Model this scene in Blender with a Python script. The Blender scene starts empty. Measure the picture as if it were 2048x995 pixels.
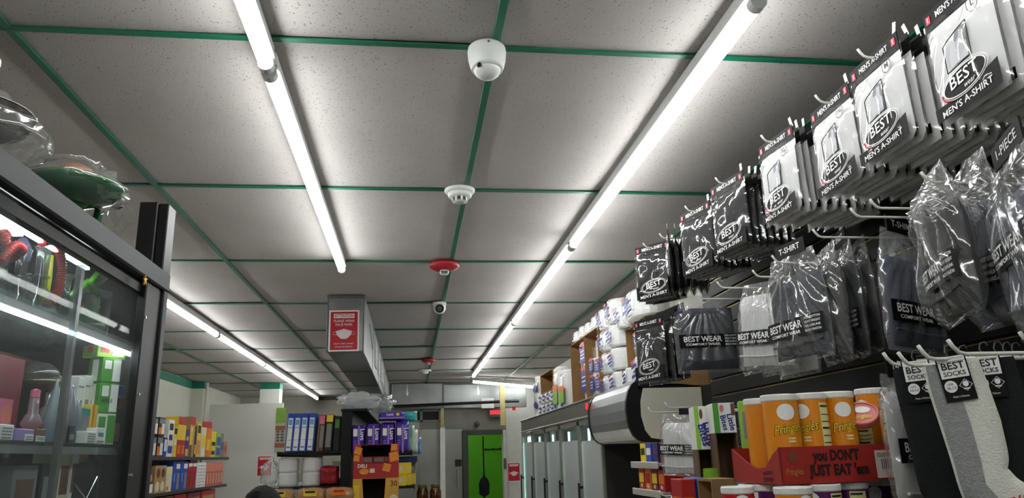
import bpy, math, random
from math import sin, cos, pi, radians, sqrt
from mathutils import Vector, Matrix, noise
random.seed(7)
SC = bpy.context.scene
COL = SC.collection
# ---------------------------------------------------------------- camera
FPX, PITCH, YAW, ROLL = 1483.0, radians(15.511), radians(7.928), radians(-1.799)
CZ, CEIL = 1.60, 2.7236
FW = Vector((sin(YAW)*cos(PITCH), cos(YAW)*cos(PITCH), sin(PITCH)))
_rt = Vector((cos(YAW), -sin(YAW), 0)); _up = _rt.cross(FW)
RT = cos(ROLL)*_rt + sin(ROLL)*_up
UP = -sin(ROLL)*_rt + cos(ROLL)*_up
cam = bpy.data.cameras.new('camera'); cam.sensor_width = 36; cam.sensor_fit = 'HORIZONTAL'
cam.lens = FPX/2048*36; cam.clip_start = .05; cam.clip_end = 60
co = bpy.data.objects.new('camera', cam); COL.objects.link(co)
m = Matrix((RT, UP, -FW)).transposed().to_4x4(); m.translation = (0, 0, CZ); co.matrix_world = m
SC.camera = co
# ---------------------------------------------------------------- world and exposure
w = bpy.data.worlds.new('world'); SC.world = w; w.use_nodes = True
w.node_tree.nodes['Background'].inputs[0].default_value = (.5, .55, .6, 1)
w.node_tree.nodes['Background'].inputs[1].default_value = .02
SC.view_settings.view_transform = 'Standard'; SC.view_settings.look = 'None'
SC.view_settings.exposure = 0.6; SC.view_settings.gamma = 1.0; SC.view_settings.use_curve_mapping = False
TUBE_POWER = 17.0
SC.cycles.transparent_max_bounces = 24
# ---------------------------------------------------------------- measuring: where a sight line meets a plane of the room
def _ray(u, v): return FW + (u-1024)/FPX*RT - (v-497.5)/FPX*UP
def onx(u, v, x): d = _ray(u, v); t = x/d.x; return Vector((x, d.y*t, CZ+d.z*t))
def ony(u, v, y): d = _ray(u, v); t = y/d.y; return Vector((d.x*t, y, CZ+d.z*t))
def onz(u, v, z): d = _ray(u, v); t = (z-CZ)/d.z; return Vector((d.x*t, d.y*t, z))
def prj(p):
    d = Vector(p)-Vector((0, 0, CZ)); k = d.dot(FW)
    return (1024+FPX*d.dot(RT)/k, 497.5-FPX*d.dot(UP)/k)
# ---------------------------------------------------------------- materials
def lin(c): return tuple((x/12.92 if x <= .04045 else ((x+.055)/1.055)**2.4) for x in [k/255 for k in c])
MATS = {}
def mat(name, col, rough=.5, metal=0., var=.08, vs=9., bump=0., bs=80., emit=0., coat=0., alpha=1., spec=.5):
    if name in MATS: return MATS[name]
    M = bpy.data.materials.new(name); M.use_nodes = True; MATS[name] = M
    nt = M.node_tree; N = nt.nodes; L = nt.links; b = N['Principled BSDF']
    c = lin(col)
    b.inputs['Roughness'].default_value = rough; b.inputs['Metallic'].default_value = metal
    b.inputs['Specular IOR Level'].default_value = spec
    if coat: b.inputs['Coat Weight'].default_value = coat; b.inputs['Coat Roughness'].default_value = .08
    tc = N.new('ShaderNodeTexCoord')
    nz = N.new('ShaderNodeTexNoise'); nz.inputs['Scale'].default_value = vs; nz.inputs['Detail'].default_value = 3
    L.new(tc.outputs['Object'], nz.inputs['Vector'])
    rp = N.new('ShaderNodeValToRGB'); L.new(nz.outputs['Fac'], rp.inputs['Fac'])
    rp.color_ramp.elements[0].position = .3; rp.color_ramp.elements[1].position = .7
    rp.color_ramp.elements[0].color = tuple(x*(1-var) for x in c)+(1,)
    rp.color_ramp.elements[1].color = tuple(min(1, x*(1+var)) for x in c)+(1,)
    L.new(rp.outputs['Color'], b.inputs['Base Color'])
    if bump:
        n2 = N.new('ShaderNodeTexNoise'); n2.inputs['Scale'].default_value = bs; n2.inputs['Detail'].default_value = 4
        L.new(tc.outputs['Object'], n2.inputs['Vector'])
        bp = N.new('ShaderNodeBump'); bp.inputs['Strength'].default_value = bump; bp.inputs['Distance'].default_value = .01
        L.new(n2.outputs['Fac'], bp.inputs['Height']); L.new(bp.outputs['Normal'], b.inputs['Normal'])
    if emit:
        b.inputs['Emission Color'].default_value = c+(1,); b.inputs['Emission Strength'].default_value = emit
    return M
def clear(name, tint=(255, 255, 255), refl=.12, rough=.06, bump=.0, bs=30., haze=0., stretch=(1, 1, 1), edge=.8):
    """clear sheet: mostly see-through, glossy, with an optional milky haze"""
    if name in MATS: return MATS[name]
    M = bpy.data.materials.new(name); M.use_nodes = True; MATS[name] = M
    nt = M.node_tree; N = nt.nodes; L = nt.links; N.remove(N['Principled BSDF']); out = N['Material Output']
    tr = N.new('ShaderNodeBsdfTransparent'); tr.inputs[0].default_value = lin(tint)+(1,)
    gl = N.new('ShaderNodeBsdfGlossy'); gl.inputs['Roughness'].default_value = rough
    fr = N.new('ShaderNodeLayerWeight'); fr.inputs['Blend'].default_value = .5
    pw = N.new('ShaderNodeMath'); pw.operation = 'POWER'; pw.inputs[1].default_value = 4.5; L.new(fr.outputs['Facing'], pw.inputs[0])
    ad = N.new('ShaderNodeMath'); ad.operation = 'MULTIPLY_ADD'; ad.use_clamp = True; ad.inputs[1].default_value = edge; ad.inputs[2].default_value = refl
    L.new(pw.outputs[0], ad.inputs[0])
    mx = N.new('ShaderNodeMixShader'); L.new(ad.outputs[0], mx.inputs[0]); L.new(gl.outputs[0], mx.inputs[2])
    if haze:
        df = N.new('ShaderNodeBsdfTranslucent'); d2 = N.new('ShaderNodeBsdfDiffuse')
        for k in (df, d2): k.inputs[0].default_value = (.85, .87, .87, 1)
        mm = N.new('ShaderNodeMixShader'); mm.inputs[0].default_value = .5; L.new(df.outputs[0], mm.inputs[1]); L.new(d2.outputs[0], mm.inputs[2])
        m2 = N.new('ShaderNodeMixShader'); m2.inputs[0].default_value = haze
        L.new(tr.outputs[0], m2.inputs[1]); L.new(mm.outputs[0], m2.inputs[2]); L.new(m2.outputs[0], mx.inputs[1])
    else: L.new(tr.outputs[0], mx.inputs[1])
    if bump:
        tc = N.new('ShaderNodeTexCoord'); mp = N.new('ShaderNodeMapping'); mp.inputs['Scale'].default_value = stretch
        L.new(tc.outputs['Object'], mp.inputs['Vector'])
        nz = N.new('ShaderNodeTexNoise'); nz.inputs['Scale'].default_value = bs; nz.inputs['Detail'].default_value = 2
        L.new(mp.outputs[0], nz.inputs['Vector'])
        bp = N.new('ShaderNodeBump'); bp.inputs['Strength'].default_value = bump; bp.inputs['Distance'].default_value = .02
        L.new(nz.outputs['Fac'], bp.inputs['Height']); L.new(bp.outputs['Normal'], gl.inputs['Normal']); L.new(bp.outputs['Normal'], fr.inputs['Normal'])
    L.new(mx.outputs[0], out.inputs['Surface'])
    return M
def tile_material():
    M = mat('ceiling_tile', (186, 180, 177), .92, var=.05, vs=3.)
    nt = M.node_tree; N = nt.nodes; L = nt.links; b = N['Principled BSDF']
    ramp = b.inputs['Base Color'].links[0].from_socket
    tc = N.new('ShaderNodeTexCoord'); wv = N.new('ShaderNodeTexNoise'); wv.inputs['Scale'].default_value = 40
    L.new(tc.outputs['Object'], wv.inputs['Vector'])
    add = N.new('ShaderNodeMixRGB'); add.blend_type = 'ADD'; add.inputs[0].default_value = .02
    L.new(tc.outputs['Object'], add.inputs[1]); L.new(wv.outputs['Color'], add.inputs[2])
    vo = N.new('ShaderNodeTexVoronoi'); vo.inputs['Scale'].default_value = 120; vo.inputs['Randomness'].default_value = 1
    L.new(add.outputs[0], vo.inputs['Vector'])
    # pits: small and of different size in each cell
    sub = N.new('ShaderNodeMath'); sub.operation = 'MULTIPLY'; sub.inputs[1].default_value = .34
    sep = N.new('ShaderNodeSeparateColor'); L.new(vo.outputs['Color'], sep.inputs[0]); L.new(sep.outputs[0], sub.inputs[0])
    lt = N.new('ShaderNodeMath'); lt.operation = 'SUBTRACT'; L.new(vo.outputs['Distance'], lt.inputs[0]); L.new(sub.outputs[0], lt.inputs[1])
    mr = N.new('ShaderNodeMapRange'); mr.inputs['From Min'].default_value = -.12; mr.inputs['From Max'].default_value = .04
    L.new(lt.outputs[0], mr.inputs['Value'])
    dk = N.new('ShaderNodeMixRGB'); dk.inputs[1].default_value = lin((134, 128, 125))+(1,); L.new(mr.outputs[0], dk.inputs[0]); L.new(ramp, dk.inputs[2])
    L.new(dk.outputs[0], b.inputs['Base Color'])
    bp = N.new('ShaderNodeBump'); bp.inputs['Strength'].default_value = .5; bp.inputs['Distance'].default_value = .003
    L.new(mr.outputs[0], bp.inputs['Height']); L.new(bp.outputs['Normal'], b.inputs['Normal'])
    return M
# ---------------------------------------------------------------- mesh building
class MB:
    def __init__(s): s.v = []; s.f = []
    def add(s, vs, fs):
        o = len(s.v); s.v += [tuple(p) for p in vs]; s.f += [tuple(i+o for i in f) for f in fs]; return s
    def box(s, c, d, ch=0., rz=0., ry=0., rx=0.):
        hx, hy, hz = d[0]/2, d[1]/2, d[2]/2
        if ch <= 0:
            vs = [(x*hx, y*hy, z*hz) for x in (-1, 1) for y in (-1, 1) for z in (-1, 1)]
            fs = [(0, 1, 3, 2), (4, 6, 7, 5), (0, 4, 5, 1), (2, 3, 7, 6), (0, 2, 6, 4), (1, 5, 7, 3)]
        else:
            ch = min(ch, hx*.95, hy*.95, hz*.95); vs = []; ix = {}
            for a in (-1, 1):
                for b in (-1, 1):
                    for c_ in (-1, 1):
                        for k in range(3):
                            p = [a*(hx-ch), b*(hy-ch), c_*(hz-ch)]; p[k] += (a, b, c_)[k]*ch
                            ix[(a, b, c_, k)] = len(vs); vs.append(tuple(p))
            fs = []
            def q(k, sgn):
                o = [i for i in range(3) if i != k]; r = []
                for s1, s2 in ((-1, -1), (1, -1), (1, 1), (-1, 1)):
                    t = [0, 0, 0]; t[k] = sgn; t[o[0]] = s1; t[o[1]] = s2; r.append(ix[(*t, k)])
                fs.append(tuple(r))
            for k in range(3): q(k, -1); q(k, 1)
            for k in range(3):
                o = [i for i in range(3) if i != k]
                for s1 in (-1, 1):
                    for s2 in (-1, 1):
                        t = [0, 0, 0]; t[o[0]] = s1; t[o[1]] = s2; a = list(t); a[k] = -1; b = list(t); b[k] = 1
                        fs.append((ix[(*a, o[0])], ix[(*b, o[0])], ix[(*b, o[1])], ix[(*a, o[1])]))
            for a in (-1, 1):
                for b in (-1, 1):
                    for c_ in (-1, 1): fs.append(tuple(ix[(a, b, c_, k)] for k in range(3)))
        R = Matrix.Rotation(rz, 3, 'Z') @ Matrix.Rotation(ry, 3, 'Y') @ Matrix.Rotation(rx, 3, 'X')
        C = Vector(c); return s.add([C+R@Vector(p) for p in vs], fs)
    def b2(s, lo, hi, ch=0.): return s.box([(a+b)/2 for a, b in zip(lo, hi)], [abs(b-a) for a, b in zip(lo, hi)], ch)
    def tube(s, pts, r, n=8, cap=True):
        P = [Vector(p) for p in pts]; rs = r if isinstance(r, (list, tuple)) else [r]*len(P); vs = []; fs = []
        up = Vector((0, 0, 1)); prev = None
        for i, p in enumerate(P):
            t = (P[min(i+1, len(P)-1)]-P[max(i-1, 0)]).normalized()
            if prev is None: a = t.cross(up if abs(t.z) < .95 else Vector((1, 0, 0))).normalized()
            else: a = (prev-t*prev.dot(t)).normalized()
            prev = a; b = t.cross(a)
            vs += [p+rs[i]*(cos(2*pi*k/n)*a+sin(2*pi*k/n)*b) for k in range(n)]
        for i in range(len(P)-1):
            fs += [(i*n+k, i*n+(k+1) % n, (i+1)*n+(k+1) % n, (i+1)*n+k) for k in range(n)]
        if cap: fs += [tuple(range(n))[::-1], tuple(range((len(P)-1)*n, len(P)*n))]
        return s.add(vs, fs)
    def lathe(s, prof, n=24, o=(0, 0, 0), sx=1., sy=1.):
        vs = []; fs = []; O = Vector(o)
        for r, z in prof: vs += [O+Vector((sx*r*cos(2*pi*k/n), sy*r*sin(2*pi*k/n), z)) for k in range(n)]
        for i in range(len(prof)-1): fs += [(i*n+k, i*n+(k+1) % n, (i+1)*n+(k+1) % n, (i+1)*n+k) for k in range(n)]
        if prof[0][0] > 1e-5: fs.append(tuple(range(n))[::-1])
        if prof[-1][0] > 1e-5: fs.append(tuple(range((len(prof)-1)*n, len(prof)*n)))
        return s.add(vs, fs)
    def prism(s, poly, lo, hi, ax='y'):
        n = len(poly)
        def P(a, b, t): return {'y': (a, t, b), 'x': (t, a, b), 'z': (a, b, t)}[ax]
        vs = [P(a, b, lo) for a, b in poly]+[P(a, b, hi) for a, b in poly]
        fs = [tuple(range(n)), tuple(range(2*n-1, n-1, -1))]+[(i, (i+1) % n, n+(i+1) % n, n+i) for i in range(n)]
        return s.add(vs, fs)
    def sheet(s, fn, nu, nv, closed_u=False):
        vs = [fn(i/nu, j/nv) for j in range(nv+1) for i in range(nu+1)]
        fs = [(j*(nu+1)+i, j*(nu+1)+i+1, (j+1)*(nu+1)+i+1, (j+1)*(nu+1)+i) for j in range(nv) for i in range(nu)]
        return s.add(vs, fs)
    def ball(s, c, r, n=12, sx=1., sy=1., sz=1.):
        return s.lathe([(r*sin(pi*i/n), -r*sz*cos(pi*i/n)) for i in range(n+1)], 2*n, c, sx, sy)
    def mesh(s, name, smooth=False):
        me = bpy.data.meshes.new(name); me.from_pydata(s.v, [], s.f)
        if smooth: me.polygons.foreach_set('use_smooth', [True]*len(me.polygons))
        me.update(); return me
    def build(s, name, material, parent=None, loc=(0, 0, 0), rot=(0, 0, 0), smooth=False):
        return link(name, s.mesh(name, smooth), material, parent, loc, rot)
def link(name, me, material=None, parent=None, loc=(0, 0, 0), rot=(0, 0, 0)):
    if material is not None and not me.materials: me.materials.append(material)
    o = bpy.data.objects.new(name, me); COL.objects.link(o); o.parent = parent
    o.location = loc; o.rotation_euler = rot; return o
def tag(o, label=None, cat=None, group=None, kind=None):
    if label: o['label'] = label
    if cat: o['category'] = cat
    if group: o['group'] = group
    if kind: o['kind'] = kind
    return o
def thing(name, label, cat, loc=(0, 0, 0), rz=0., group=None, tilt=(0, 0)):
    o = bpy.data.objects.new(name, None); COL.objects.link(o); o.empty_display_size = .05
    o.location = loc; o.rotation_euler = (tilt[0], tilt[1], rz); return tag(o, label, cat, group)
def struct(o): o['kind'] = 'structure'; return o
def copy_tree(o, parent=None):
    c = o.copy(); COL.objects.link(c); c.parent = parent
    for ch in list(KIDS(o)): copy_tree(ch, c)
    return c
def KIDS(o): return [x for x in o.children]
_TX = {}
def text_data(s, size, bold=0., shear=0., sx=1., align='CENTER', sp=1.):
    key = (s, round(size, 5), bold, shear, sx, align, sp)
    if key in _TX: return _TX[key]
    cu = bpy.data.curves.new('t', 'FONT'); cu.body = s; cu.size = size; cu.offset = bold*size; cu.shear = shear
    cu.align_x = align; cu.align_y = 'CENTER'; cu.resolution_u = 2; cu.space_character = sp
    ob = bpy.data.objects.new('t', cu); COL.objects.link(ob)
    me = bpy.data.meshes.new_from_object(ob.evaluated_get(bpy.context.evaluated_depsgraph_get()))
    r = ([tuple(v.co) for v in me.vertices], [tuple(p.vertices) for p in me.polygons])
    bpy.data.objects.remove(ob); bpy.data.curves.remove(cu); bpy.data.meshes.remove(me)
    r = ([(x*sx, y) for x, y, z in r[0]], r[1]); _TX[key] = r; return r
def txt(parent, s, size, loc, material, fit=None, bold=.0, shear=0., rot=(0, 0, 0), name='lettering', warp=None, sx=1., align='CENTER', sp=1.):
    """flat print facing local -y; fit = width in metres"""
    v, f = text_data(s, size, bold, shear, sx, align, sp)
    if fit:
        wd = max(p[0] for p in v)-min(p[0] for p in v); k = fit/max(wd, 1e-6); v = [(x*k, y) for x, y in v]
    if warp: vs = [warp(x, y) for x, y in v]
    else: vs = [(x, 0, y) for x, y in v]
    return MB().add(vs, f).build(name, material, parent, loc, rot)
def ring(parent, a, b, t, loc, material, name='emblem_ring', n=28, rot=(0, 0, 0), warp=None):
    vs = []; fs = []
    for k in range(n):
        c, s_ = cos(2*pi*k/n), sin(2*pi*k/n)
        for rr in (0, t): vs.append(((a-rr)*c, (b-rr)*s_))
    vs = [warp(x, y) if warp else (x, 0, y) for x, y in vs]
    for k in range(n): j = (k+1) % n; fs.append((2*k, 2*j, 2*j+1, 2*k+1))
    return MB().add(vs, fs).build(name, material, parent, loc, rot)
def disc(parent, a, b, loc, material, name='emblem', n=24, rot=(0, 0, 0), warp=None):
    vs = [(a*cos(2*pi*k/n), b*sin(2*pi*k/n)) for k in range(n)]
    if warp:
        pts = [(a*r*cos(2*pi*k/n), b*r*sin(2*pi*k/n)) for r in (1, .5) for k in range(n)]+[(0, 0)]
        fs = [(k, (k+1) % n, n+(k+1) % n, n+k) for k in range(n)]+[(n+k, n+(k+1) % n, 2*n) for k in range(n)]
        return MB().add([warp(*p) for p in pts], fs).build(name, material, parent, loc, rot)
    return MB().add([(x, 0, y) for x, y in vs], [tuple(range(n))]).build(name, material, parent, loc, rot)
def plate(parent, w_, h_, loc, material, name='printed_panel', t=.0012, rot=(0, 0, 0)):
    return MB().box((0, 0, 0), (w_, t, h_)).build(name, material, parent, loc, rot)
# common materials
WHITE = mat('white_print', (240, 240, 238), .5, var=.02)
BLACKP = mat('black_print', (12, 12, 13), .45, var=.1)
REDP = mat('red_print', (190, 22, 40), .45, var=.06)
YELP = mat('yellow_print', (235, 200, 40), .45, var=.05)
BLUEP = mat('blue_print', (28, 32, 140), .45, var=.08)
GREENP = mat('green_print', (80, 165, 40), .45, var=.06)
CARD = mat('brown_cardboard', (150, 112, 70), .85, var=.12, vs=14)
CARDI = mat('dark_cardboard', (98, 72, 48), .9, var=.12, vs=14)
BLKM = mat('black_metal', (20, 20, 22), .4, var=.2, spec=.4)
CHROME = mat('chrome', (205, 205, 205), .18, 1.)
HOOKM = mat('white_hook_wire', (222, 222, 215), .35, var=.03)
# ================================================================ the room
PAINT = mat('cream_wall_paint', (208, 208, 196), .7, var=.04, vs=2.5)
TEAL = mat('teal_paint', (16, 120, 92), .5, var=.1, vs=6)
GRID = mat('green_ceiling_grid_paint', (8, 106, 78), .42, var=.22, vs=3.5)
TILE = tile_material()
XL, XS, XR, YB, YF = -3.03, 1.42, 1.95, 11.8, -2.4
GX = [XL, -2.34, -1.06, .23, 1.42, XR]
GY = [YF, -1.72, -.52, .68, 1.88, 3.06, 4.30, 5.54, 6.75, 7.86, 8.9, 10.05, 11.3, 12.5, 14.0]
fl = struct(MB().b2((XL-.1, YF-.1, -.1), (XR+.1, 14.2, 0)).build('floor', mat('pale_floor_tile', (214, 210, 202), .5, var=.1, vs=3)))
cl = struct(MB().b2((XL-.1, YF-.1, CEIL+.06), (XR+.1, 14.2, CEIL+.16)).build('ceiling', mat('dark_plenum', (40, 38, 36), .9)))
rnd = random.Random(3)
for i in range(len(GX)-1):
    for j in range(len(GY)-1):
        x0, x1, y0, y1 = GX[i], GX[i+1], GY[j], GY[j+1]
        if y1 < .3 and j % 1: continue
        sag = rnd.uniform(.003, .013); lift = rnd.choice([0, 0, 0, .004, .008]); k = rnd.random()*9
        cx, cy, sx, sy = (x0+x1)/2, (y0+y1)/2, x1-x0-.008, y1-y0-.008
        def fn(a, b):
            e = (1-(2*a-1)**4)*(1-(2*b-1)**4)
            return ((a-.5)*sx, (b-.5)*sy, .006+lift*a*b-sag*e+.0025*noise.noise((a*3+k, b*3, k)))
        t = MB().sheet(fn, 10, 10); n0 = len(t.v)
        t.add([(-sx/2, -sy/2, .03), (sx/2, -sy/2, .03), (sx/2, sy/2, .03), (-sx/2, sy/2, .03)], [(0, 3, 2, 1)])
        t.build('ceiling_tile', TILE, cl, (cx, cy, CEIL), smooth=True)
for x in GX[1:-1]:
    y0 = YF
    for ya, yb in ((YF, 1.88), (1.88, 5.54), (5.54, 8.9), (8.9, 14.0)):
        MB().b2((x-.012, ya+.001, CEIL-.004), (x+.012, yb-.001, CEIL+.002), .0008).b2((x-.002, ya+.001, CEIL), (x+.002, yb-.001, CEIL+.03)).build('grid_runner', GRID, cl)
for j, y in enumerate(GY[1:-1]):
    for i in range(len(GX)-1):
        if XS == GX[i] and y < 3.45: continue
        wv = .011 if j < 6 else .009
        MB().b2((GX[i]+.0125, y-wv, CEIL-.0035), (GX[i+1]-.0125, y+wv, CEIL+.002), .0008).build('cross_tee', GRID, cl)
# walls
struct(MB().b2((XL-.1, YF, 0), (XL, 14.1, CEIL+.06)).build('wall_left', PAINT))
struct(MB().b2((XL-.1, 14.0, 0), (-.62, 14.1, CEIL+.06)).build('wall_back', mat('dim_wall_paint', (176, 174, 162), .75, var=.05, vs=2)))  # cream paint darkened: shade of the recess put into the colour
struct(MB().b2((XL-.1, YF-.1, 0), (XR+.1, YF, CEIL+.06)).build('wall_front', PAINT))
struct(MB().b2((XR, 3.45, 0), (XR+.1, YB+.1, CEIL+.06)).build('wall_right', PAINT))
slw = struct(MB().b2((XS+.012, YF, 0), (XS+.1, 3.45, CEIL+.02)).build('wall_right_display', BLKM))
struct(MB().b2((XS+.1, 3.40, 0), (XR, 3.45, CEIL+.02)).build('wall_right_return', PAINT))
SLAT = mat('black_slatwall_laminate', (9, 9, 10), .5, var=.25, vs=5, spec=.25)
BRASS = mat('dull_brass_strip', (150, 130, 70), .4, .9, var=.15)
z = CEIL-.002-.0762
zz = 2.148
zs = [zz+.0762*k for k in range(-17, 8)]
for k, z in enumerate(zs):
    hi = min(z+.0762-.010, CEIL-.004)
    if hi-z < .02: continue
    MB().b2((XS, YF+.01, z), (XS+.0115, 3.445, hi), .002).build('slat', SLAT, slw)
    MB().b2((XS+.004, YF+.01, z-.009), (XS+.0116, 3.445, z-.006)).build('slat_insert', BRASS, slw)
# teal bands, pilaster, column, low partition
struct(MB().b2((XL, 4, 2.62), (XL+.012, 10.9, CEIL-.004), .002).build('trim_1', TEAL))
pl_ = struct(MB().b2((XL, 10.9, 0), (XL+.16, 11.12, CEIL-.004)).build('wall_pilaster', PAINT))
MB().b2((XL+.001, 10.89, 2.62), (XL+.17, 11.13, CEIL-.005)).build('teal_band', TEAL, pl_)
MB().tube([(XL+.2, 10.95, 0), (XL+.2, 10.95, 2.70)], .018).build('conduit', PAINT, pl_)
part = struct(MB().b2((XL+.18, 11.25, 0), (-1.84, 11.31, 2.425)).build('wall_partition', mat('white_partition', (216, 215, 208), .6, var=.03, vs=2)))
colm = struct(MB().b2((-2.19, 11.34, 0), (-1.915, 11.595, CEIL-.004)).build('wall_column', mat('white_column_paint', (232, 232, 226), .6, var=.03)))
MB().b2((-2.192, 11.338, 2.635), (-1.913, 11.597, CEIL-.005)).build('teal_band', TEAL, colm)
struct(MB().b2((-1.7, 13.95, 2.66), (-.62, 13.998, CEIL-.004)).build('trim_2', BLKM))  # black strip painted in for the dark gap under the ceiling
# walk-in cooler front with its door, the doorway to the green room, the white wall beside it
STEEL = mat('brushed_stainless', (150, 150, 146), .32, .85, var=.12, vs=2.2, bump=.05, bs=3)
struct(MB().b2((-.62, YB, 0), (.12, YB+.1, 2.34)).b2((-.62, YB+.1, 0), (-.56, 14, 2.66)).build('wall_steel', STEEL))
struct(MB().b2((-.62, YB, 2.34), (.80, YB+.1, CEIL+.05)).b2((.80, YB, 1.96), (1.46, YB+.1, CEIL+.05)).build('wall_back_header', mat('grey_back_paint', (120, 118, 110), .6, var=.08, vs=2)))
struct(MB().b2((1.46, YB, 0), (XR, YB+.1, CEIL+.05)).build('wall_back_right', mat('white_back_paint', (205, 205, 200), .6, var=.04)))
sd = struct(MB().b2((.12, YB-.012, .02), (.77, YB+.09, 2.02), .004).build('door_1', STEEL))
MB().b2((.12, YB-.004, 2.02), (.80, YB+.095, 2.34)).build('steel_panel', mat('dark_stainless', (118, 116, 110), .4, .8, var=.1, vs=2), sd)
MB().tube([(.70, YB-.05, 1.15), (.70, YB-.05, 1.42)], .012).b2((.685, YB-.05, 1.15), (.715, YB-.01, 1.18)).b2((.685, YB-.05, 1.39), (.715, YB-.01, 1.42)).build('door_handle', CHROME, sd)
MB().b2((.66, YB-.03, 1.46), (.76, YB-.013, 1.56), .004).build('latch', BLKM, sd)
DKF = mat('dark_door_frame', (58, 58, 54), .5, var=.1)
df = struct(MB().b2((.78, YB-.03, 0), (.865, YB+.12, 1.99), .004).b2((.865, YB-.03, 1.92), (1.44, YB+.12, 1.99), .004).build('door_2', DKF))
MB().b2((1.40, YB-.08, 0), (1.45, YB+.12, 1.98), .004).build('open_door_edge', mat('pale_door_edge', (190, 190, 182), .5), df)
MB().b2((1.395, YB-.1, 1.40), (1.44, YB-.08, 1.56), .003).build('hinge_plate', CHROME, df)
GRN = mat('bright_green_wall_paint', (96, 178, 34), .6, var=.06, vs=3)
struct(MB().b2((.2, 13.6, 0), (2.0, 13.7, 2.6)).build('wall_green_back', GRN))
struct(MB().b2((.2, YB+.1, 0), (.26, 13.6, 2.6)).build('wall_green_left', GRN))
struct(MB().b2((1.94, YB+.1, 0), (2.0, 13.6, 2.6)).build('wall_green_right', GRN))
lamp = thing('ceiling_lamp', 'small round lamp on the ceiling of the green room', 'lamp', (.75, 12.6, CEIL-.06))
MB().lathe([(.10, 0), (.10, .05), (.03, .06)], 16).build('lamp_base', CHROME, lamp)
MB().lathe([(0, -.07), (.06, -.06), (.09, -.02), (.095, 0)], 16).build('lamp_globe', mat('lit_globe', (255, 250, 235), .5, emit=45), lamp)
# long LED tube lights under the ceiling
LIT = mat('lit_led_tube', (252, 255, 253), .5, var=0, emit=TUBE_POWER)
FIX = mat('white_light_channel', (205, 207, 205), .4, var=.03)
LZ = CEIL-.07
def tube_light(p0, p1, label, group=None):
    p0 = Vector(p0); p1 = Vector(p1); d = p1-p0; L = d.length; rz = math.atan2(d.y, d.x)
    t = thing('tube_light', label, 'light', (p0+p1)/2, rz, group, tilt=(0, -math.asin(d.z/L)))
    MB().b2((-L/2, -.017, .022), (L/2, .017, .066), .004).b2((-L/2, -.024, .016), (L/2, .024, .024), .003).build('channel', FIX, t)
    MB().tube([(-L/2+.025, 0, 0), (L/2-.025, 0, 0)], .0185, 14).build('lit_tube', LIT, t, smooth=False)
    for s in (-1, 1):
        MB().tube([(s*(L/2-.028), 0, 0), (s*(L/2-.002), 0, 0)], .0215, 14).build('end_cap', FIX, t)
    return t
for k, (a, b) in enumerate(((-2.35, -.97), (-.95, 1.46), (1.49, 3.69), (3.71, 6.02), (6.04, 8.15), (8.17, 10.23))):  # first of the run is out of view, added as fill light
    tube_light((.838, a, LZ), (.838, b, LZ), ['short lit LED tube by the front wall over the display wall', 'long lit LED tube over the hanging undershirts, first of the run beside the packs',
        'long lit LED tube between the white dome camera and the white undershirt packs', 'long lit LED tube between the red fire strobe and the black shirt packs',
        'long lit LED tube over the aisle beside the paper towel stacks', 'lit LED tube ending at the diagonal tube near the back duct'][k])
for k, (a, b) in enumerate(((-2.35, -.52), (-.5, 1.915), (1.935, 4.235))):  # first one, behind the camera, is added to brighten the ceiling
    tube_light((-.402, a, LZ), (-.402, b, LZ), ['short lit LED tube by the front wall over the display case', 'long lit LED tube between the white dome camera and the glass display case', 'long lit LED tube ending above the metal duct with the red sign'][k])
for k, (a, b) in enumerate(((4.1, 6.52), (6.54, 8.6), (8.62, 11.0), (11.02, 13.55))):
    tube_light((-1.64, a, LZ), (-1.64, b, LZ), ['lit LED tube starting behind the black post of the glass case', 'lit LED tube between the metal duct and the teal band, second of its run', 'lit LED tube between the metal duct and the teal band, third of its run', 'lit LED tube ending at the cream back wall corner'][k])
tube_light((.84, 10.75, LZ-.02), (1.9, 11.52, LZ-.05), 'lit LED tube set diagonally in front of the cross duct by the back wall')
# ================================================================ ducts
GALV = mat('galvanised_steel', (150, 152, 152), .38, .75, var=.14, vs=5, bump=.04, bs=6)
GALVD = mat('galvanised_seam', (110, 112, 112), .45, .7, var=.1)
duct = thing('air_duct', 'galvanised metal air duct hung along the ceiling with a red sign on its end', 'duct', (-.457, 5.2, 2.318))
DW, DH = .125, .395
pieces = [(0, 1.22), (1.225, 2.5), (2.505, 3.9), (3.905, 5.2), (5.205, 6.42)]
for a, b in pieces:
    MB().b2((-DW, a, 0), (DW, b, DH), .004).build('duct_section', GALV, duct)
for a, b in pieces[1:]:
    MB().b2((-DW-.004, a-.018, -.004), (DW+.004, a+.012, DH), .003).build('seam_collar', GALVD, duct)
MB().b2((-DW-.006, -.006, DH-.022), (DW+.006, .012, DH), .002).b2((-DW-.003, -.004, -.003), (-DW+.008, .01, DH), .002).b2((DW-.008, -.004, -.003), (DW+.003, .01, DH), .002).b2((-DW, -.004, -.003), (DW, .01, .008), .002).build('end_cap_flange', GALVD, duct)
SLOT = mat('white_register', (205, 207, 205), .45, var=.03)
for y in (1.55, 2.2, 2.9, 3.4, 4.3, 5.0):
    r_ = MB().b2((DW-.002, y, .09), (DW+.010, y+.34, .30), .003).build('register', SLOT, duct)
    for k in range(4): MB().b2((DW+.008, y+.02, .11+k*.047), (DW+.014, y+.32, .135+k*.047)).build('louvre', SLOT, r_)
MB().tube([(DW+.03, .62, .10), (DW+.005, .62, .30)], .003).build('hanger_strap', GALVD, duct)
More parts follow.
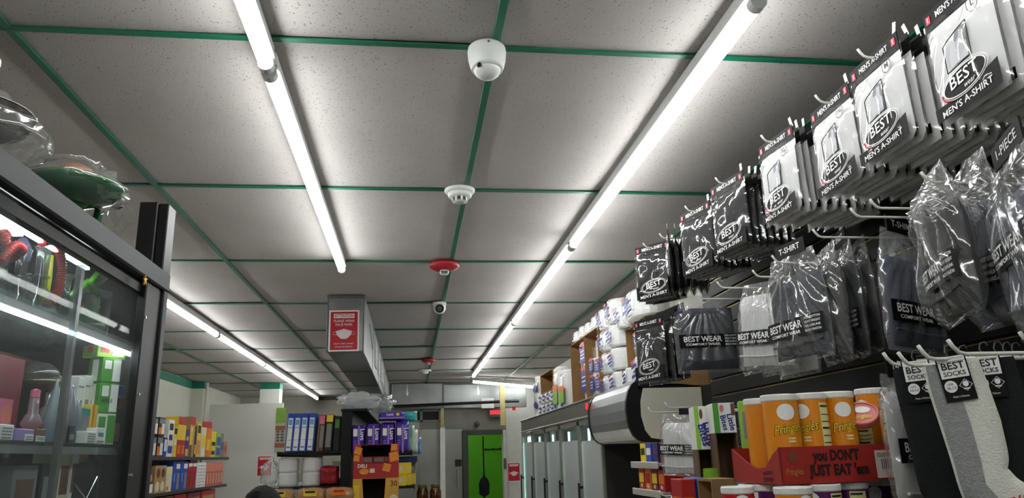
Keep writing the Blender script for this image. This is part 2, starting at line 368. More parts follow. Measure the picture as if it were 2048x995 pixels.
def mask_sign(label, loc, w_, h_, rz=0., detail=True, ry=0.):
    t = thing('mask_sign', label, 'sign', loc, rz)
    t.rotation_euler = (0, ry, rz)
    MB().box((0, 0, 0), (w_, .002, h_)).build('sign_border', WHITE, t)
    MB().box((0, -.0012, 0), (w_*.9, .0012, h_*.93), .0005).build('sign_field', REDP, t)
    y = -.0024
    plate(t, w_*.68, h_*.105, (0, y, h_*.36), WHITE, 'title_box', .001)
    txt(t, 'ATTENTION', h_*.10, (0, y-.0012, h_*.36), REDP, fit=w_*.62, bold=.02)
    if detail:
        txt(t, 'PLEASE WEAR', h_*.085, (0, y, h_*.235), WHITE, fit=w_*.68)
        txt(t, 'FACE MASK', h_*.085, (0, y, h_*.145), WHITE, fit=w_*.56)
        txt(t, 'STAY 6 FEET APART', h_*.05, (0, y, -h_*.32), WHITE, fit=w_*.66)
        txt(t, 'AFTER ENTERING', h_*.05, (0, y, -h_*.395), WHITE, fit=w_*.58)
    a = w_*.27; b = h_*.125; c = -h_*.08
    P = [(-a, b*.55), (-a*.4, b*.8), (0, b), (a*.4, b*.8), (a, b*.55), (a*.85, -b*.2), (a*.4, -b*.9), (0, -b), (-a*.4, -b*.9), (-a*.85, -b*.2)]
    MB().prism([(x, zz_+c) for x, zz_ in P], y-.0006, y+.0006, 'y').build('mask_symbol', mat('sign_mask_grey', (225, 215, 220), .5), t)
    for s in (-1, 1):
        MB().tube([(s*a*.95, y, c+b*.45), (s*a*1.3, y, c+b*.3), (s*a*1.3, y, c-b*.1), (s*a*.85, y, c-b*.15)], .0009 if detail else .002, 5).build('ear_loop', WHITE, t)
    return t
p = ony(689, 661, 5.196); mask_sign('red and white face mask sign stuck on the end of the metal duct', (p.x-.003, 5.189, p.z), .205, .285, ry=radians(-.6))
cd = thing('cross_duct', 'wide galvanised duct crossing below the ceiling by the back wall', 'duct', (-.30, 11.66, 2.325), radians(3.5))
segs = [(0, .78), (.785, 2.1)]
for a, b in segs: MB().b2((a, -.0, 0), (b, .35, .385 if a < .5 else .36), .005).build('duct_section', GALV, cd)
MB().b2((.77, -.008, -.004), (.795, .36, .39), .003).build('seam_collar', GALVD, cd)
for x in (.22, 1.32):
    MB().b2((x, -.006, .20), (x+.02, .0, .385)).box((x+.012, -.008, .23), (.03, .006, .05)).build('hanger_strap', CHROME, cd)
p = ony(976, 805, 11.67); st = tag(plate(None, .20, .155, (p.x, 11.72, p.z), WHITE, 'notice_sticker'), 'white square notice stuck on the cross duct', 'sticker'); st.rotation_euler.z = radians(3.5)
# thin black pipe and the wooden battens
MB_ = MB().tube([ony(785, 812, 11.5), ony(1038, 801, 11.5)], .022, 8).build('black_pipe', BLKM); tag(MB_, 'thin black pipe running below the cross duct', 'pipe')
WOOD = mat('pale_wood_batten', (188, 172, 118), .7, var=.12, vs=20)
p0 = ony(885, 816, 11.45); t = thing('white_post', 'white post with bare wooden top standing before the steel door', 'post', (p0.x, 11.45, 0))
MB().b2((-.028, -.02, 2.02), (.018, .02, p0.z), .002).build('wooden_top', WOOD, t)
MB().b2((-.038, -.03, 0), (.036, .03, 2.03), .004).build('white_sleeve', mat('white_post_paint', (222, 222, 216), .5), t)
pb = ony(1006, 850, 11.36); t = tag(MB().b2((pb.x-.038, 11.34, pb.z), (pb.x+.038, 11.38, CEIL-.006), .002).build('wooden_batten', WOOD), 'bare wooden batten hanging from the ceiling by the diagonal tube', 'batten')
# vent grille on the wall
p0 = ony(803, 820, 11.78); p1 = ony(882, 842, 11.78)
vg = thing('vent_grille', 'wide louvred vent grille under the cross duct', 'vent', ((p0.x+p1.x)/2, 11.795, (p0.z+p1.z)/2))
a, b = (p1.x-p0.x)/2, (p0.z-p1.z)/2
MB().b2((-a, -.004, -b), (a, .004, b)).build('backing', mat('vent_dark', (22, 22, 22), .8), vg)
gf = mat('vent_frame_grey', (140, 140, 134), .5, .3)
for x0, x1, z0, z1 in ((-a, a, b-.025, b), (-a, a, -b, -b+.025), (-a, -a+.03, -b, b), (a-.03, a, -b, b), (-.02, .02, -b, b)):
    MB().b2((x0, -.014, z0), (x1, -.004, z1), .002).build('frame_bar', gf, vg)
for k in range(24):
    x = -a+.04+k*(2*a-.08)/23
    MB().b2((x-.004, -.010, -b+.02), (x+.004, -.005, b-.02)).build('louvre', mat('vent_louvre', (70, 70, 68), .5, .4), vg)
# sign, sticker and exit sign at the doorway
p = ony(1028, 943, 11.79); mask_sign('red face mask sign on the white wall beside the green doorway', (p.x, 11.795, p.z), .20, .28, 0, False)
p = ony(1029, 815, 11.79); s_ = thing('small_notice', 'small pink printed notice high on the white wall beside the doorway', 'sticker', (p.x, 11.797, p.z))
plate(s_, .21, .09, (0, 0, 0), mat('pale_pink_print', (222, 190, 188), .5), 'paper', .002)
plate(s_, .05, .07, (-.01, -.0016, 0), REDP, 'red_block', .001)
p = ony(997, 822, 11.7); ex = thing('exit_sign', 'small red exit sign half hidden above the doorway', 'sign', (p.x-.03, 11.74, p.z-.03))
MB().b2((-.12, -.02, -.06), (.12, .02, .06), .004).build('housing', mat('exit_housing', (70, 74, 66), .5), ex)
plate(ex, .20, .06, (0, -.021, .02), mat('exit_red_panel', (235, 40, 50), .5, emit=.9), 'lit_panel', .002)
MB().tube([(.10, -.01, -.06), (.02, -.02, -.10), (-.10, -.02, -.07), (-.12, -.01, .02)], .006, 6).build('cable', mat('green_cable', (20, 90, 50), .5), ex)
p = ony(954, 847, 11.78); tag(MB().lathe([(0, -.04), (.03, -.03), (.04, 0), (.03, .04), (0, .05)], 14).build('wall_sensor', mat('dark_grey_plastic', (60, 60, 58), .5), None, (p.x, 11.77, p.z), (radians(90), 0, 0)), 'small dark round sensor on the header above the doorway', 'sensor')
# in the green room: a coat rail and a broom
p = ony(988, 897, 13.58); cr = thing('coat_rail', 'dark rail with pegs on the green wall beyond the doorway', 'rail', (p.x, 13.59, p.z))
MB().b2((-.20, -.01, -.006), (.30, .01, .006)).build('rail', BLKM, cr)
for k in range(4): MB().tube([(-.15+k*.13, -.01, 0), (-.15+k*.13, -.05, -.01), (-.15+k*.13, -.06, .02)], .008, 6).build('peg', BLKM, cr)
bx = ony(967, 900, 12.2); br = thing('broom', 'dark broom standing upright against the doorway, bristles up', 'broom', (bx.x, 12.2, 0))
zb = ony(967, 960, 12.2).z; ztop = ony(966, 872, 12.2).z
MB().tube([(0, 0, 0), (0, 0, zb-.1)], .012, 8).build('handle', BLKM, br)
MB().lathe([(.012, zb-.25), (.08, zb-.2), (.085, zb-.05), (.06, zb+.02), (.02, zb+.06), (.011, zb+.10)], 12, sy=.4).build('broom_head', mat('black_bristle', (16, 18, 20), .8), br)
MB().tube([(0, 0, zb+.08), (-.005, 0, ztop)], .011, 8).build('upper_handle', BLKM, br)
# ================================================================ things on the ceiling
WP = mat('white_plastic', (226, 228, 226), .35, var=.02)
DKP = mat('dark_plastic', (24, 24, 26), .3, var=.1)
p = onz(972, 92, CEIL)
dm = thing('dome_camera', 'large white dome camera hanging at a crossing of green ceiling bars', 'camera', (.206, 1.872, CEIL-.004))
MB().lathe([(.048, 0), (.053, -.005), (.055, -.018), (.053, -.042), (.048, -.062), (.044, -.072), (.040, -.072)], 36).build('shroud', WP, dm, smooth=True)
MB().lathe([(0, -.098), (.012, -.097), (.024, -.093), (.034, -.084), (.0395, -.072), (.039, -.06)], 32).build('dome_ball', WP, dm, smooth=True)
MB().box((-.026, -.034, -.074), (.006, .012, .012), .001, rz=.6).build('slot', DKP, dm)
MB().tube([(.0, -.05, -.012), (0, -.056, -.012)], .0035, 8).build('fixing_screw', mat('dull_screw', (110, 108, 104), .4, .6), dm)
sm = thing('smoke_detector', 'round white tiered smoke detector under the ceiling grid', 'detector', (.202, 3.045, CEIL-.004))
MB().lathe([(.066, 0), (.067, -.006), (.062, -.014), (.052, -.018)], 36).build('base', WP, sm, smooth=True)
MB().lathe([(.052, -.016), (.052, -.030), (.046, -.036), (.034, -.038)], 36).build('body', WP, sm, smooth=True)
MB().lathe([(.031, -.036), (.031, -.056)], 28).build('sensing_chamber', mat('dim_grey_mesh', (60, 60, 58), .6), sm)
MB().lathe([(0, -.060), (.020, -.060), (.031, -.056), (.031, -.053)], 28).build('cap', WP, sm)
for k in range(8):
    a = k*pi/4+.2; MB().box((.032*cos(a), .032*sin(a), -.046), (.004, .009, .020), rz=a).build('guard_rib', WP, sm)
RED = mat('fire_alarm_red', (168, 26, 38), .35, var=.06)
def strobe(loc, k, label, full=True):
    t = thing('fire_strobe', label, 'alarm', loc)
    MB().lathe([(.078*k, 0), (.091*k, -.010*k), (.092*k, -.018*k), (.080*k, -.034*k), (.050*k, -.046*k), (0, -.048*k)], 32).build('red_dish', RED, t, smooth=True)
    MB().lathe([(.026*k, -.045*k), (.028*k, -.058*k), (.024*k, -.070*k), (.010*k, -.076*k), (0, -.076*k)], 20).build('strobe_lens', mat('clear_lens', (214, 216, 216), .12, var=.1, vs=60, bump=.3, bs=120), t, smooth=True)
    MB().box((0, -.026*k, -.062*k), (.04*k, .004, .018*k), .002).build('lens_frame', CHROME, t)
    if full:
        for a in (-1, 1):
            o = txt(t, 'FIRE', .022, (a*.060, -.062, -.024), WHITE, fit=.036, bold=.02); o.rotation_euler = (radians(-38), 0, a*radians(44))
    return t
strobe((.188, 4.315, CEIL-.004), 1., 'red ceiling fire strobe with clear lens between smoke detector and small camera')
strobe((.19, 8.83, CEIL-.004), .9, 'smaller red fire strobe on the ceiling between turret camera and cross duct', False)
c2 = thing('turret_camera', 'small white turret camera with black lens face on the ceiling', 'camera', (.203, 5.50, CEIL-.004))
MB().lathe([(.050, 0), (.052, -.012), (.050, -.022)], 28).build('base', WP, c2, smooth=True)
MB().ball((0, 0, -.040), .047, 12).build('ball', WP, c2, smooth=True)
d = Vector((0, -1, -.32)).normalized()
o = Vector((0, 0, -.040))
MB().tube([o+d*.030, o+d*.0475], [.034, .030], 24).build('lens_face', DKP, c2)
MB().tube([o+d*.046, o+d*.049], .013, 16).build('lens_ring', mat('lens_ring_grey', (150, 150, 150), .3, .4), c2)
MB().tube([o+d*.048, o+d*.051], .008, 12).build('lens', BLKM, c2)
hd = thing('heat_detector', 'small white round detector between the smaller red strobe and the cross duct', 'detector', (.17, 9.95, CEIL-.004))
MB().lathe([(.085, 0), (.088, -.012), (.07, -.02)], 24).build('base', WP, hd, smooth=True)
MB().lathe([(.05, -.018), (.045, -.045), (0, -.055)], 20).build('cap', WP, hd, smooth=True)
# mask sign and poster on partition and column
p = ony(529, 931, 11.24); mask_sign('red face mask sign on the white partition behind the plastic wrapped rolls', (p.x, 11.246, p.z), .21, .28, 0, False)
p0 = ony(553, 815, 11.24); p1 = ony(568, 905, 11.24)
po = thing('price_poster', 'narrow green and brown price poster on the white column', 'poster', ((p0.x+p1.x)/2, 11.244, p1.z))
hh = p0.z-p1.z; ww = p1.x-p0.x
MB().b2((-ww/2, -.002, 0), (ww/2, .002, hh)).build('board', mat('poster_grey', (176, 172, 160), .6), po)
plate(po, ww, hh*.34, (0, -.0027, hh*.83), mat('poster_green', (120, 160, 60), .6), 'green_band', .001)
plate(po, ww, hh*.10, (0, -.0027, hh*.55), mat('poster_brown', (150, 92, 70), .6), 'brown_band', .001)
plate(po, ww, hh*.10, (0, -.0027, hh*.17), mat('poster_brown', (150, 92, 70), .6), 'brown_band', .001)
for r in range(4):
    for c_ in (-1, 1): plate(po, ww*.3, hh*.045, (c_*ww*.22, -.0027, hh*(.47-.065*r)), mat('poster_text', (90, 88, 84), .6), 'price_block', .001)
# ================================================================ hanging goods on the slat wall
FILM = clear('clear_pack_film', refl=.10, rough=.10, bump=.35, bs=13, stretch=(1, 1, .13))
FILM2 = clear('crinkled_bag_film', refl=.11, rough=.10, bump=.28, bs=11, haze=.10, stretch=(1, 1, .3))
COTW = mat('white_cotton', (208, 207, 207), .85, var=.04, vs=14, bump=.12, bs=25)
COTB = mat('black_cotton', (22, 22, 25), .8, var=.2, vs=14, bump=.12, bs=25)
COTG = mat('charcoal_cotton', (52, 55, 66), .85, var=.15, vs=12, bump=.15, bs=25)
COTN = mat('slate_blue_cotton', (72, 78, 98), .85, var=.12, vs=12, bump=.15, bs=25)
LBL = mat('black_label_card', (9, 9, 10), .55, var=.15, spec=.2)
GREYP = mat('grey_print', (128, 128, 134), .6, var=.05)
PINKR = mat('crimson_tag', (190, 30, 62), .45, var=.05)
def film_mesh(w_, h_, t, seed, amp=.004, pinch=0., name='film', nu=18, nv=24, top=.0):
    rn = random.Random(seed); o = rn.random()*50; b = MB(); k = rn.randint(7, 11); ph = rn.random()*6
    def mk(sg):
        def fn(a, c):
            x = (a-.5)*w_*(1-pinch*max(0, c-.6)/.4); z = c*h_
            e = min(1, 5.5*min(a, 1-a))**.5*min(1, 7*min(c, 1-c))**.5
            top_f = 1-max(0, c-.72)/.28*(1-top)
            y = (t/2+.003)*e*top_f
            ang = math.atan2((a-.5)*w_, h_*1.05-z)
            y += amp*(.5+c)*((1.6*abs(sin(k*1.7*ang+ph+.8*noise.noise((a*2, c*3+o, 0))))-.8)*min(1, (1-c)*6))*e + amp*1.6*e*noise.noise((a*4+o, c*2.5, sg*3))
            return (x+.0018*noise.noise((c*9+o, a*2, 1)), sg*y, z)
        return fn
    b.sheet(mk(-1), nu, nv); b.sheet(mk(1), nu, nv)
    return b.mesh(name, True)
def cloth_block(w_, h_, t, seed, puff=.35, folds=True):
    """folded garment: soft slab with a rounded edge and a few folds"""
    o = seed*3.7; b = MB()
    def mk(sg):
        def fn(a, c):
            e = (1-abs(2*a-1)**6)**.5*(1-abs(2*c-1)**6)**.5
            y = sg*t/2*e*(1-puff*.3*(abs(2*a-1)**2)) + sg*.0035*e*noise.noise((a*3+o, c*5, o)) 
            return ((a-.5)*w_, y, c*h_)
        return fn
    b.sheet(mk(-1), 12, 14); b.sheet(mk(1), 12, 14)
    return b.mesh('folded_shirt', True)
def face(uL, uR, v, x, w_):
    """yaw and y of an upright panel of width w_, centred at depth plane x, that spans sight lines uL..uR"""
    best = None; z = None
    lo, hi, t0, t1 = .5, 6., -2.1, .3; n = 36
    for it in range(4):
        for i in range(n+1):
            y = lo+(hi-lo)*i/n; zz_ = ony((uL+uR)/2, v, y).z
            for j in range(n+1):
                th = t0+(t1-t0)*j/n; c, s = cos(th)*w_/2, sin(th)*w_/2
                e = (prj((x-c, y-s, zz_))[0]-uL)**2+(prj((x+c, y+s, zz_))[0]-uR)**2
                if best is None or e < best[0]: best = (e, y, th)
        _, y, th = best; dy, dt = (hi-lo)/n*1.5, (t1-t0)/n*1.5
        lo, hi, t0, t1 = y-dy, y+dy, th-dt, th+dt
    return best[1], best[2]
HOOK_ME = {}
def hook(x0, x1, y, z, label, group=None, lift=.02):
    """wire hook from the wall at x1 out to x0, tip bent up"""
    t = thing('display_hook', label, 'hook', (x1, y, z), 0, group)
    L = x1-x0
    k = round(L, 3)
    if k not in HOOK_ME:
        a = MB().tube([(0, 0, 0), (-L+.02, 0, 0), (-L+.008, 0, .003), (-L, 0, .012), (-L-.006, 0, .012+lift*.5)], .0032, 8).mesh('wire', True)
        b = MB().b2((-.004, -.014, -.012), (0, .014, .03), .001).b2((0, -.012, .02), (.008, .012, .026)).mesh('back_plate')
        HOOK_ME[k] = (a, b)
    link('wire', HOOK_ME[k][0], HOOKM, t); link('back_plate', HOOK_ME[k][1], HOOKM, t)
    return t
PK = {}
def undershirt_pack(label, loc, rz, w_, h_, t, dark=False, size=None, front=False, group=None, seed=1, tab=True, roll=0.):
    key = (w_, h_, t, dark)
    if key not in PK:
        PK[key] = [cloth_block(w_*.93, h_*.96, t, 1+len(PK)), [film_mesh(w_, h_+.015, t+.004, 11*len(PK)+k, .0048) for k in range(3)]]
    r = thing('undershirt_pack', label, 'shirt pack', loc, rz, group); r.rotation_euler = (0, roll, rz)
    link('folded_shirt', PK[key][0], COTB if dark else COTW, r, (0, 0, .004))
    link('film', PK[key][1][seed % 3], FILM, r)
    hc = MB().b2((-w_*.47, -.0012, h_*.985), (w_*.47, .0012, h_+.042)).build('header_card', LBL, r)
    y = -t/2-.0065
    if tab:
        MB().box((w_*.44, 0, h_+.05), (.011, .0012, .034), ry=.15*(seed % 5-2)).build('size_tab', WHITE, r)
    if not front: 
        MB().b2((-w_*.42, y+.004, .022), (w_*.42, y+.005, h_*.20)).build('label_band', LBL, r); return r
    txt(r, "MEN'S A-SHIRT", .021, (0, -.002, h_+.022), WHITE, fit=w_*.56, bold=.012)
    for s in (-1, 1):
        plate(r, .013, .018, (s*w_*.395, -.0022, h_+.022), PINKR, 'number_square', .001); txt(r, '1', .016, (s*w_*.395, -.0032, h_+.022), WHITE)
    # printed label under the film
    def cy(xx): return y+.0028*(2*xx/w_)**4*1.0
    b = MB(); n = 10; pts = []
    for i in range(n+1):
        xx = (-.46+.92*i/n)*w_; top = h_*(.17+.10*max(0, i/n-.45)/.55 if not dark else .30); pts.append((xx, top))
    vs = []; fs = []
    for xx, tp in pts: vs += [(xx, y, h_*.035), (xx, y, tp)]
    for i in range(n): fs.append((2*i, 2*i+2, 2*i+3, 2*i+1))
    b.add(vs, fs).build('label_band', LBL, r)
    ex, ez = w_*.02, h_*.285
    def slant(a, c): return (a, 0, c+a*.10)
    if True:
        disc(r, w_*.30, h_*.115, (ex, y-.0010, ez), LBL, 'emblem', warp=slant)
        ring(r, w_*.31, h_*.122, .0022, (ex, y-.0018, ez), WHITE, warp=slant)
        ring(r, w_*.345, h_*.138, .0016, (ex, y-.0018, ez), WHITE, warp=slant)
        txt(r, 'BEST', .036, (ex, y-.0024, ez+.006), WHITE, fit=w_*.40, bold=.01, warp=slant)
        txt(r, 'wear', .016, (ex+w_*.06, y-.0024, ez-.014), WHITE, shear=.25, warp=slant)
        if not dark:
            a = [(-w_*.33*cos(q), -h_*.125*sin(q)) for q in (-.1, .15, .4, .65, .9)]
            MB().tube([(ex+p_[0], y-.002, ez+p_[1]-.004+p_[0]*.1) for p_ in a], .0018, 5).build('red_swoosh', PINKR, r)
    txt(r, "MEN'S A-SHIRT", .020, (0, y-.0014, h_*.095), WHITE, fit=w_*.72, bold=.012, warp=lambda a, c: (a, 0, c+a*.06))
    if not dark:
        pw, ph, pz = w_*.36, h_*.36, h_*.60
        F = [(-pw/2, -ph/2), (pw/2*.96, -ph/2+.006), (pw/2, ph/2), (pw*.1, ph*.42), (-pw*.35, ph*.30), (-pw/2, ph*.22)]
        MB().tube([(a_, y-.0008, pz+c_) for a_, c_ in F+F[:1]], .0012, 5).build('picture_outline', BLACKP, r)
        S = [(-.30, -.42), (.36, -.40), (.40, -.05), (.30, .10), (.34, .34), (.20, .38), (.14, .20), (.0, .14), (-.10, .26), (-.20, .22), (-.22, .05), (-.34, -.10)]
        MB().add([(pw*a_, y-.0006, pz+ph*c_) for a_, c_ in S], [tuple(range(len(S)))]).build('vest_picture', mat('vest_print', (186, 186, 190), .7), r)
        S2 = [(.14, .20), (.20, .38), (.34, .34), (.30, .10), (.38, -.02), (.44, .12), (.46, .40), (.30, .46), (.05, .40), (-.06, .22), (0, .14)]
        MB().add([(pw*a_, y-.0004, pz+ph*c_) for a_, c_ in S2], [tuple(range(len(S2)))]).build('shoulder_picture', GREYP, r)
        ring(r, .0165, .0185, .0018, (w_*.31, y-.001, h_*.87), BLACKP, 'size_circle'); txt(r, size, .020 if len(size) < 3 else .014, (w_*.31, y-.001, h_*.87), BLACKP, bold=.02)
    return r
# top row: white undershirts then black ones
ROW_X = 1.115
W0, H0, T0 = .205, .228, .021
def stack(uc, vT, vB, size, dark, n, lab, grp, yaw=-90., step=.0285, w_=W0, h_=H0, x=ROW_X, jit=2.5):
    p1 = onx(uc, vB, x); p0 = onx(uc, vT, x); zb = p1.z; y0 = (p0.y+p1.y)/2
    rn = random.Random(int(uc)); th = radians(yaw)
    for k in range(n):
        dx = -sin(th)*step*k; dy = cos(th)*step*k
        if x+dx > 1.40: break
        a = th+radians(rn.uniform(-jit, jit) if k else 0)
        undershirt_pack(lab if k == 0 else grp[0], (x+dx, y0+dy+(rn.uniform(-.008, .008) if k else 0), zb+(rn.uniform(-.007, .006) if k else 0)), a, w_, h_, T0, dark,
                        size, k == 0, None if k == 0 else grp[1], k+int(uc), True, radians(rn.uniform(-1.5, 1.5)))
    hook(x-.035, XS+.004, y0, zb+h_+.026, 'white wire hook carrying the '+grp[2], None)
    return y0, zb
stack(1936, 25, 228, 'L', False, 10, 'white undershirt pack marked L, first on its hook', ('white undershirt pack hanging behind the pack marked L', 'packs behind the L pack', 'white undershirts marked L'), -92)
stack(1769, 137, 318, 'M', False, 10, 'white undershirt pack marked M, first on its hook', ('white undershirt pack hanging behind the pack marked M', 'packs behind the M pack', 'white undershirts marked M'))
stack(1676, 218, 388, '2XL', False, 10, 'white undershirt pack marked 2XL, first on its hook', ('white undershirt pack hanging behind the pack marked 2XL', 'packs behind the 2XL pack', 'white undershirts marked 2XL'), x=1.13)
stack(1560, 292, 445, 'XL', False, 10, 'white undershirt pack marked XL, first on its hook', ('white undershirt pack hanging behind the pack marked XL', 'packs behind the XL pack', 'white undershirts marked XL'), -86)
stack(1462, 370, 508, 'S', True, 7, 'black undershirt pack next to the white XL packs, first on its hook', ('black undershirt pack hanging beside the white XL packs', 'black packs beside the XL packs', 'black undershirts beside the XL packs'), -78)
stack(1397, 420, 550, 'S', True, 7, 'black undershirt pack second along from the white packs, first on its hook', ('black undershirt pack hanging on the second black hook from the white packs', 'black packs on the second black hook', 'second lot of black undershirts'), -74)
stack(1342, 465, 590, 'S', True, 6, 'black undershirt pack third along from the white packs, seen edge on', ('black undershirt pack hanging on the third black hook from the white packs', 'black packs on the third black hook', 'third lot of black undershirts'), -112, x=1.14)
stack(1308, 490, 602, 'S', True, 5, 'black undershirt pack with round emblem hanging nearest the paper towels', ('black undershirt pack hanging nearest the paper towels', 'black packs nearest the paper towels', 'black undershirts nearest the paper towels'), -52, x=1.13)
# T-shirt bags of the second row
TEE = {}
def tee_bag(label, uL, uR, vT, vB, x, w_=.27, col=COTG, t=.028, header=None, band=True, group=None, roll=0., fill=.72, band_z=.30, seed=1, pinch=.25, hook_lab=None, pos=None, dz=0., hv=None, white=False, amp=.008):
    if pos: y, th = pos
    else: y, th = face(uL, uR, (vT+vB)/2, x, w_)
    uc = (uL+uR)/2
    zt = ony(uc, vT, y).z; zb = ony(uc, vB, y).z; h_ = zt-zb
    r = thing('tshirt_bag', label, 'shirt bag', (x, y, zb), th, group); r.rotation_euler = (0, roll, th)
    MBm = cloth_block(w_*.90, h_*fill, t, seed, .5); link('folded_shirt', MBm, col, r, (0, 0, .012))
    # lower fold line of the shirt
    MB().tube([(-w_*.42, -t/2-.001, h_*.16), (0, -t/2-.004, h_*.145), (w_*.42, -t/2-.001, h_*.16)], .003, 6).build('fold_edge', col, r)
    link('film', film_mesh(w_, h_, t+.010, seed*7+3, amp, pinch, nu=40, nv=30), FILM2, r)
    y_ = -t/2-.011
    if header:
        hw = w_*(.52 if pinch > .2 else .6)
        MB().b2((-hw/2, -.002, h_-.006), (hw/2, .002, h_+.036)).build('header_card', LBL, r)
        txt(r, header, .024, (0, -.003, h_+.015), WHITE, fit=hw*.7, bold=.01)
    if band:
        n = 10; bw = w_*.95; vs = []; fs = []; zc = h_*band_z; bh = h_*.085
        def wy(a): return y_+.010*(abs(a)/(w_/2))**4
        for i in range(n+1): a = (-.5+i/n)*bw; vs += [(a, wy(a), zc-bh), (a, wy(a), zc+bh)]
        for i in range(n): fs.append((2*i, 2*i+2, 2*i+3, 2*i+1))
        MB().add(vs, fs).build('label_band', LBL, r)
        warp = lambda a, c: (a, wy(a-w_*.1)-.0012, c)
        txt(r, 'BEST WEAR', h_*.095, (-w_*.13, 0, zc+bh*.22), WHITE, fit=w_*.58, bold=.018, warp=lambda a, c: (a, wy(a-w_*.13)-.0012, c))
        txt(r, 'COMFORT WEAR', h_*.04, (-w_*.13, 0, zc-bh*.55), WHITE, fit=w_*.52, bold=.02, warp=lambda a, c: (a, wy(a-w_*.13)-.0012, c))
        for k, s in enumerate(('100% COTTON', 'HEAVY WEIGHT', 'PRE-SHRUNK', 'MADE IN PAKISTAN')):
            txt(r, s, h_*.03, (w_*.325, 0, zc+bh*(.68-.44*k)), WHITE, fit=w_*.23, bold=.01, warp=lambda a, c: (a, wy(a+w_*.325)-.0012, c))
    return r, y, zt
bags = []
tee_bag('dark grey T-shirt bag spread wide, its label band low, beside the white T-shirt bag', 1350, 1478, 592, 745, 1.12, .27, COTG, .045, None, seed=2, roll=radians(-2), band_z=.40, pinch=.35, fill=.80)
tee_bag('white T-shirt bag with black label band between two dark bags', 1474, 1585, 566, 738, 1.16, .27, COTW, .035, None, seed=3, roll=radians(5), band_z=.36, fill=.82)
tee_bag('charcoal T-shirt bag with black header card in front of the white bag', 1541, 1656, 508, 722, 1.10, .27, COTG, .03, 'T-SHIRT', seed=4, fill=.76)
for k, (a, b, xx, lab) in enumerate(((1640, 1690, 1.17, 'black T-shirt bag hanging edge on behind the charcoal bag'), (1672, 1724, 1.22, 'black T-shirt bag with header card, second behind the charcoal bag'), (1706, 1752, 1.27, 'black T-shirt bag hanging last of the three edge on bags'))):
    tee_bag(lab, a, b, 496-6*k, 725-8*k, xx, .25, COTB, .022, 'T-SHIRT' if k == 1 else None, seed=5+k, band=k == 1, fill=.8)
tee_bag('slate grey T-shirt bag hanging alone between the edge on bags and the crumpled bags', 1763, 1868, 462, 708, 1.20, .24, COTN, .03, 'T-SHIRT', seed=9, roll=radians(3))
tee_bag('crumpled clear bag of a dark folded T-shirt hanging turned aside', 1868, 1938, 330, 640, 1.04, .18, COTB, .05, None, seed=10, amp=.014, pinch=.45, roll=radians(-4), fill=.66)
tee_bag('crumpled clear bag of a slate T-shirt next to the turned aside bag', 1932, 2014, 318, 655, 1.12, .20, COTN, .04, None, seed=11, amp=.013, pinch=.45, roll=radians(3), fill=.68)
tee_bag('slate T-shirt bag with one-piece header card at the end of the second row', 2008, 2135, 300, 655, 1.0, .27, COTN, .03, '1-PIECE', seed=12, fill=.74, band_z=.47, roll=radians(-3))
# slim black packs on the second row by the paper towels
for k, (u, v0, v1, x) in enumerate(((1306, 650, 765, 1.10), (1326, 640, 768, 1.15), (1345, 630, 765, 1.20), (1362, 622, 760, 1.25))):
    p = onx(u, v1, x); q_ = onx(u, v0, x)
    undershirt_pack(['slim black shirt pack beside the paper towels on the second row', 'slim black shirt pack behind the first of the second row', 'slim black shirt pack third back on the second row', 'slim black shirt pack last back on the second row'][k], p, radians(-64-6*k), .20, q_.z-p.z, .024, True, 'S', k == 0, None, k, False)
# more bags hanging behind the second row, seen from below
for k, (u, v0, v1, x, c_, nm) in enumerate(((1520, 600, 745, 1.27, COTG, 'grey'), (1560, 590, 748, 1.31, COTW, 'white'), (1600, 580, 752, 1.25, COTW, 'white'))):
    a = onx(u, v1, x)
    tee_bag(['grey T-shirt bag tucked behind the wide dark bag', 'white T-shirt bag tucked deepest behind the white bag', 'white T-shirt bag tucked behind the charcoal bag', 'black T-shirt bag tucked behind the wide dark grey bag', 'black T-shirt bag tucked deepest behind the wide dark grey bag'][k], u-40, u+40, v0, v1, x, .25, c_, .03, None, band=False, seed=20+k, pos=(a.y, radians(-88)))
# hooks: empty ones and those of the second row
HK = [(1740, 401, 1.05, 'empty white hook, upper of two below the M undershirts'), (1701, 419, 1.05, 'empty white hook, lower of two below the M undershirts'), (1842, 347, 1.0, 'white hook carrying the crumpled clear bags'),
      (1626, 461, 1.06, 'white hook carrying the slate grey T-shirt bag'), (1544, 513, 1.04, 'white hook carrying the charcoal T-shirt bag'), (1505, 542, 1.05, 'white hook carrying the white T-shirt bag'), (1434, 565, 1.05, 'white hook above the wide dark grey bag'),
      (1396, 588, 1.06, 'white hook carrying the wide dark grey bag'), (2040, 668, .98, 'empty white hook above the black socks')]
for u, v, x, lab in HK:
    p = onx(u, v, x); hook(x+.006, XS+.004, p.y, p.z-.018, lab)
# white shirt bag hanging low beside the snack cartons
r, y, zt = tee_bag('small white shirt bag hanging low before the white cooler canopy', 1322, 1404, 826, 952, 1.10, .23, COTW, .04, None, seed=15, pinch=.15, fill=.8, band_z=.42, roll=radians(2))
MB().b2((.0, -.004, .245), (.10, .0, .275)).build('header_card', LBL, r)
tee_bag('black one-piece shirt bag hanging low under the small white shirt bag', 1292, 1352, 992, 1120, 1.10, .2, COTB, .03, '1-PIECE', seed=33, pinch=.1, band=False, pos=(3.05, radians(-50)))
p = onx(1352, 987, 1.02); hook(1.0, XS+.004, 3.05, ony(1330, 986, 3.05).z-.01, 'thin white hook carrying the black one-piece bag')
for u, v, lab in ((1296, 816, 'thin white hook carrying the small white shirt bag, lower'), (1330, 806, 'thin white hook carrying the small white shirt bag, upper')):
    p = onx(u, v, 1.02); hook(1.026, XS+.004, p.y, p.z-.018, lab)
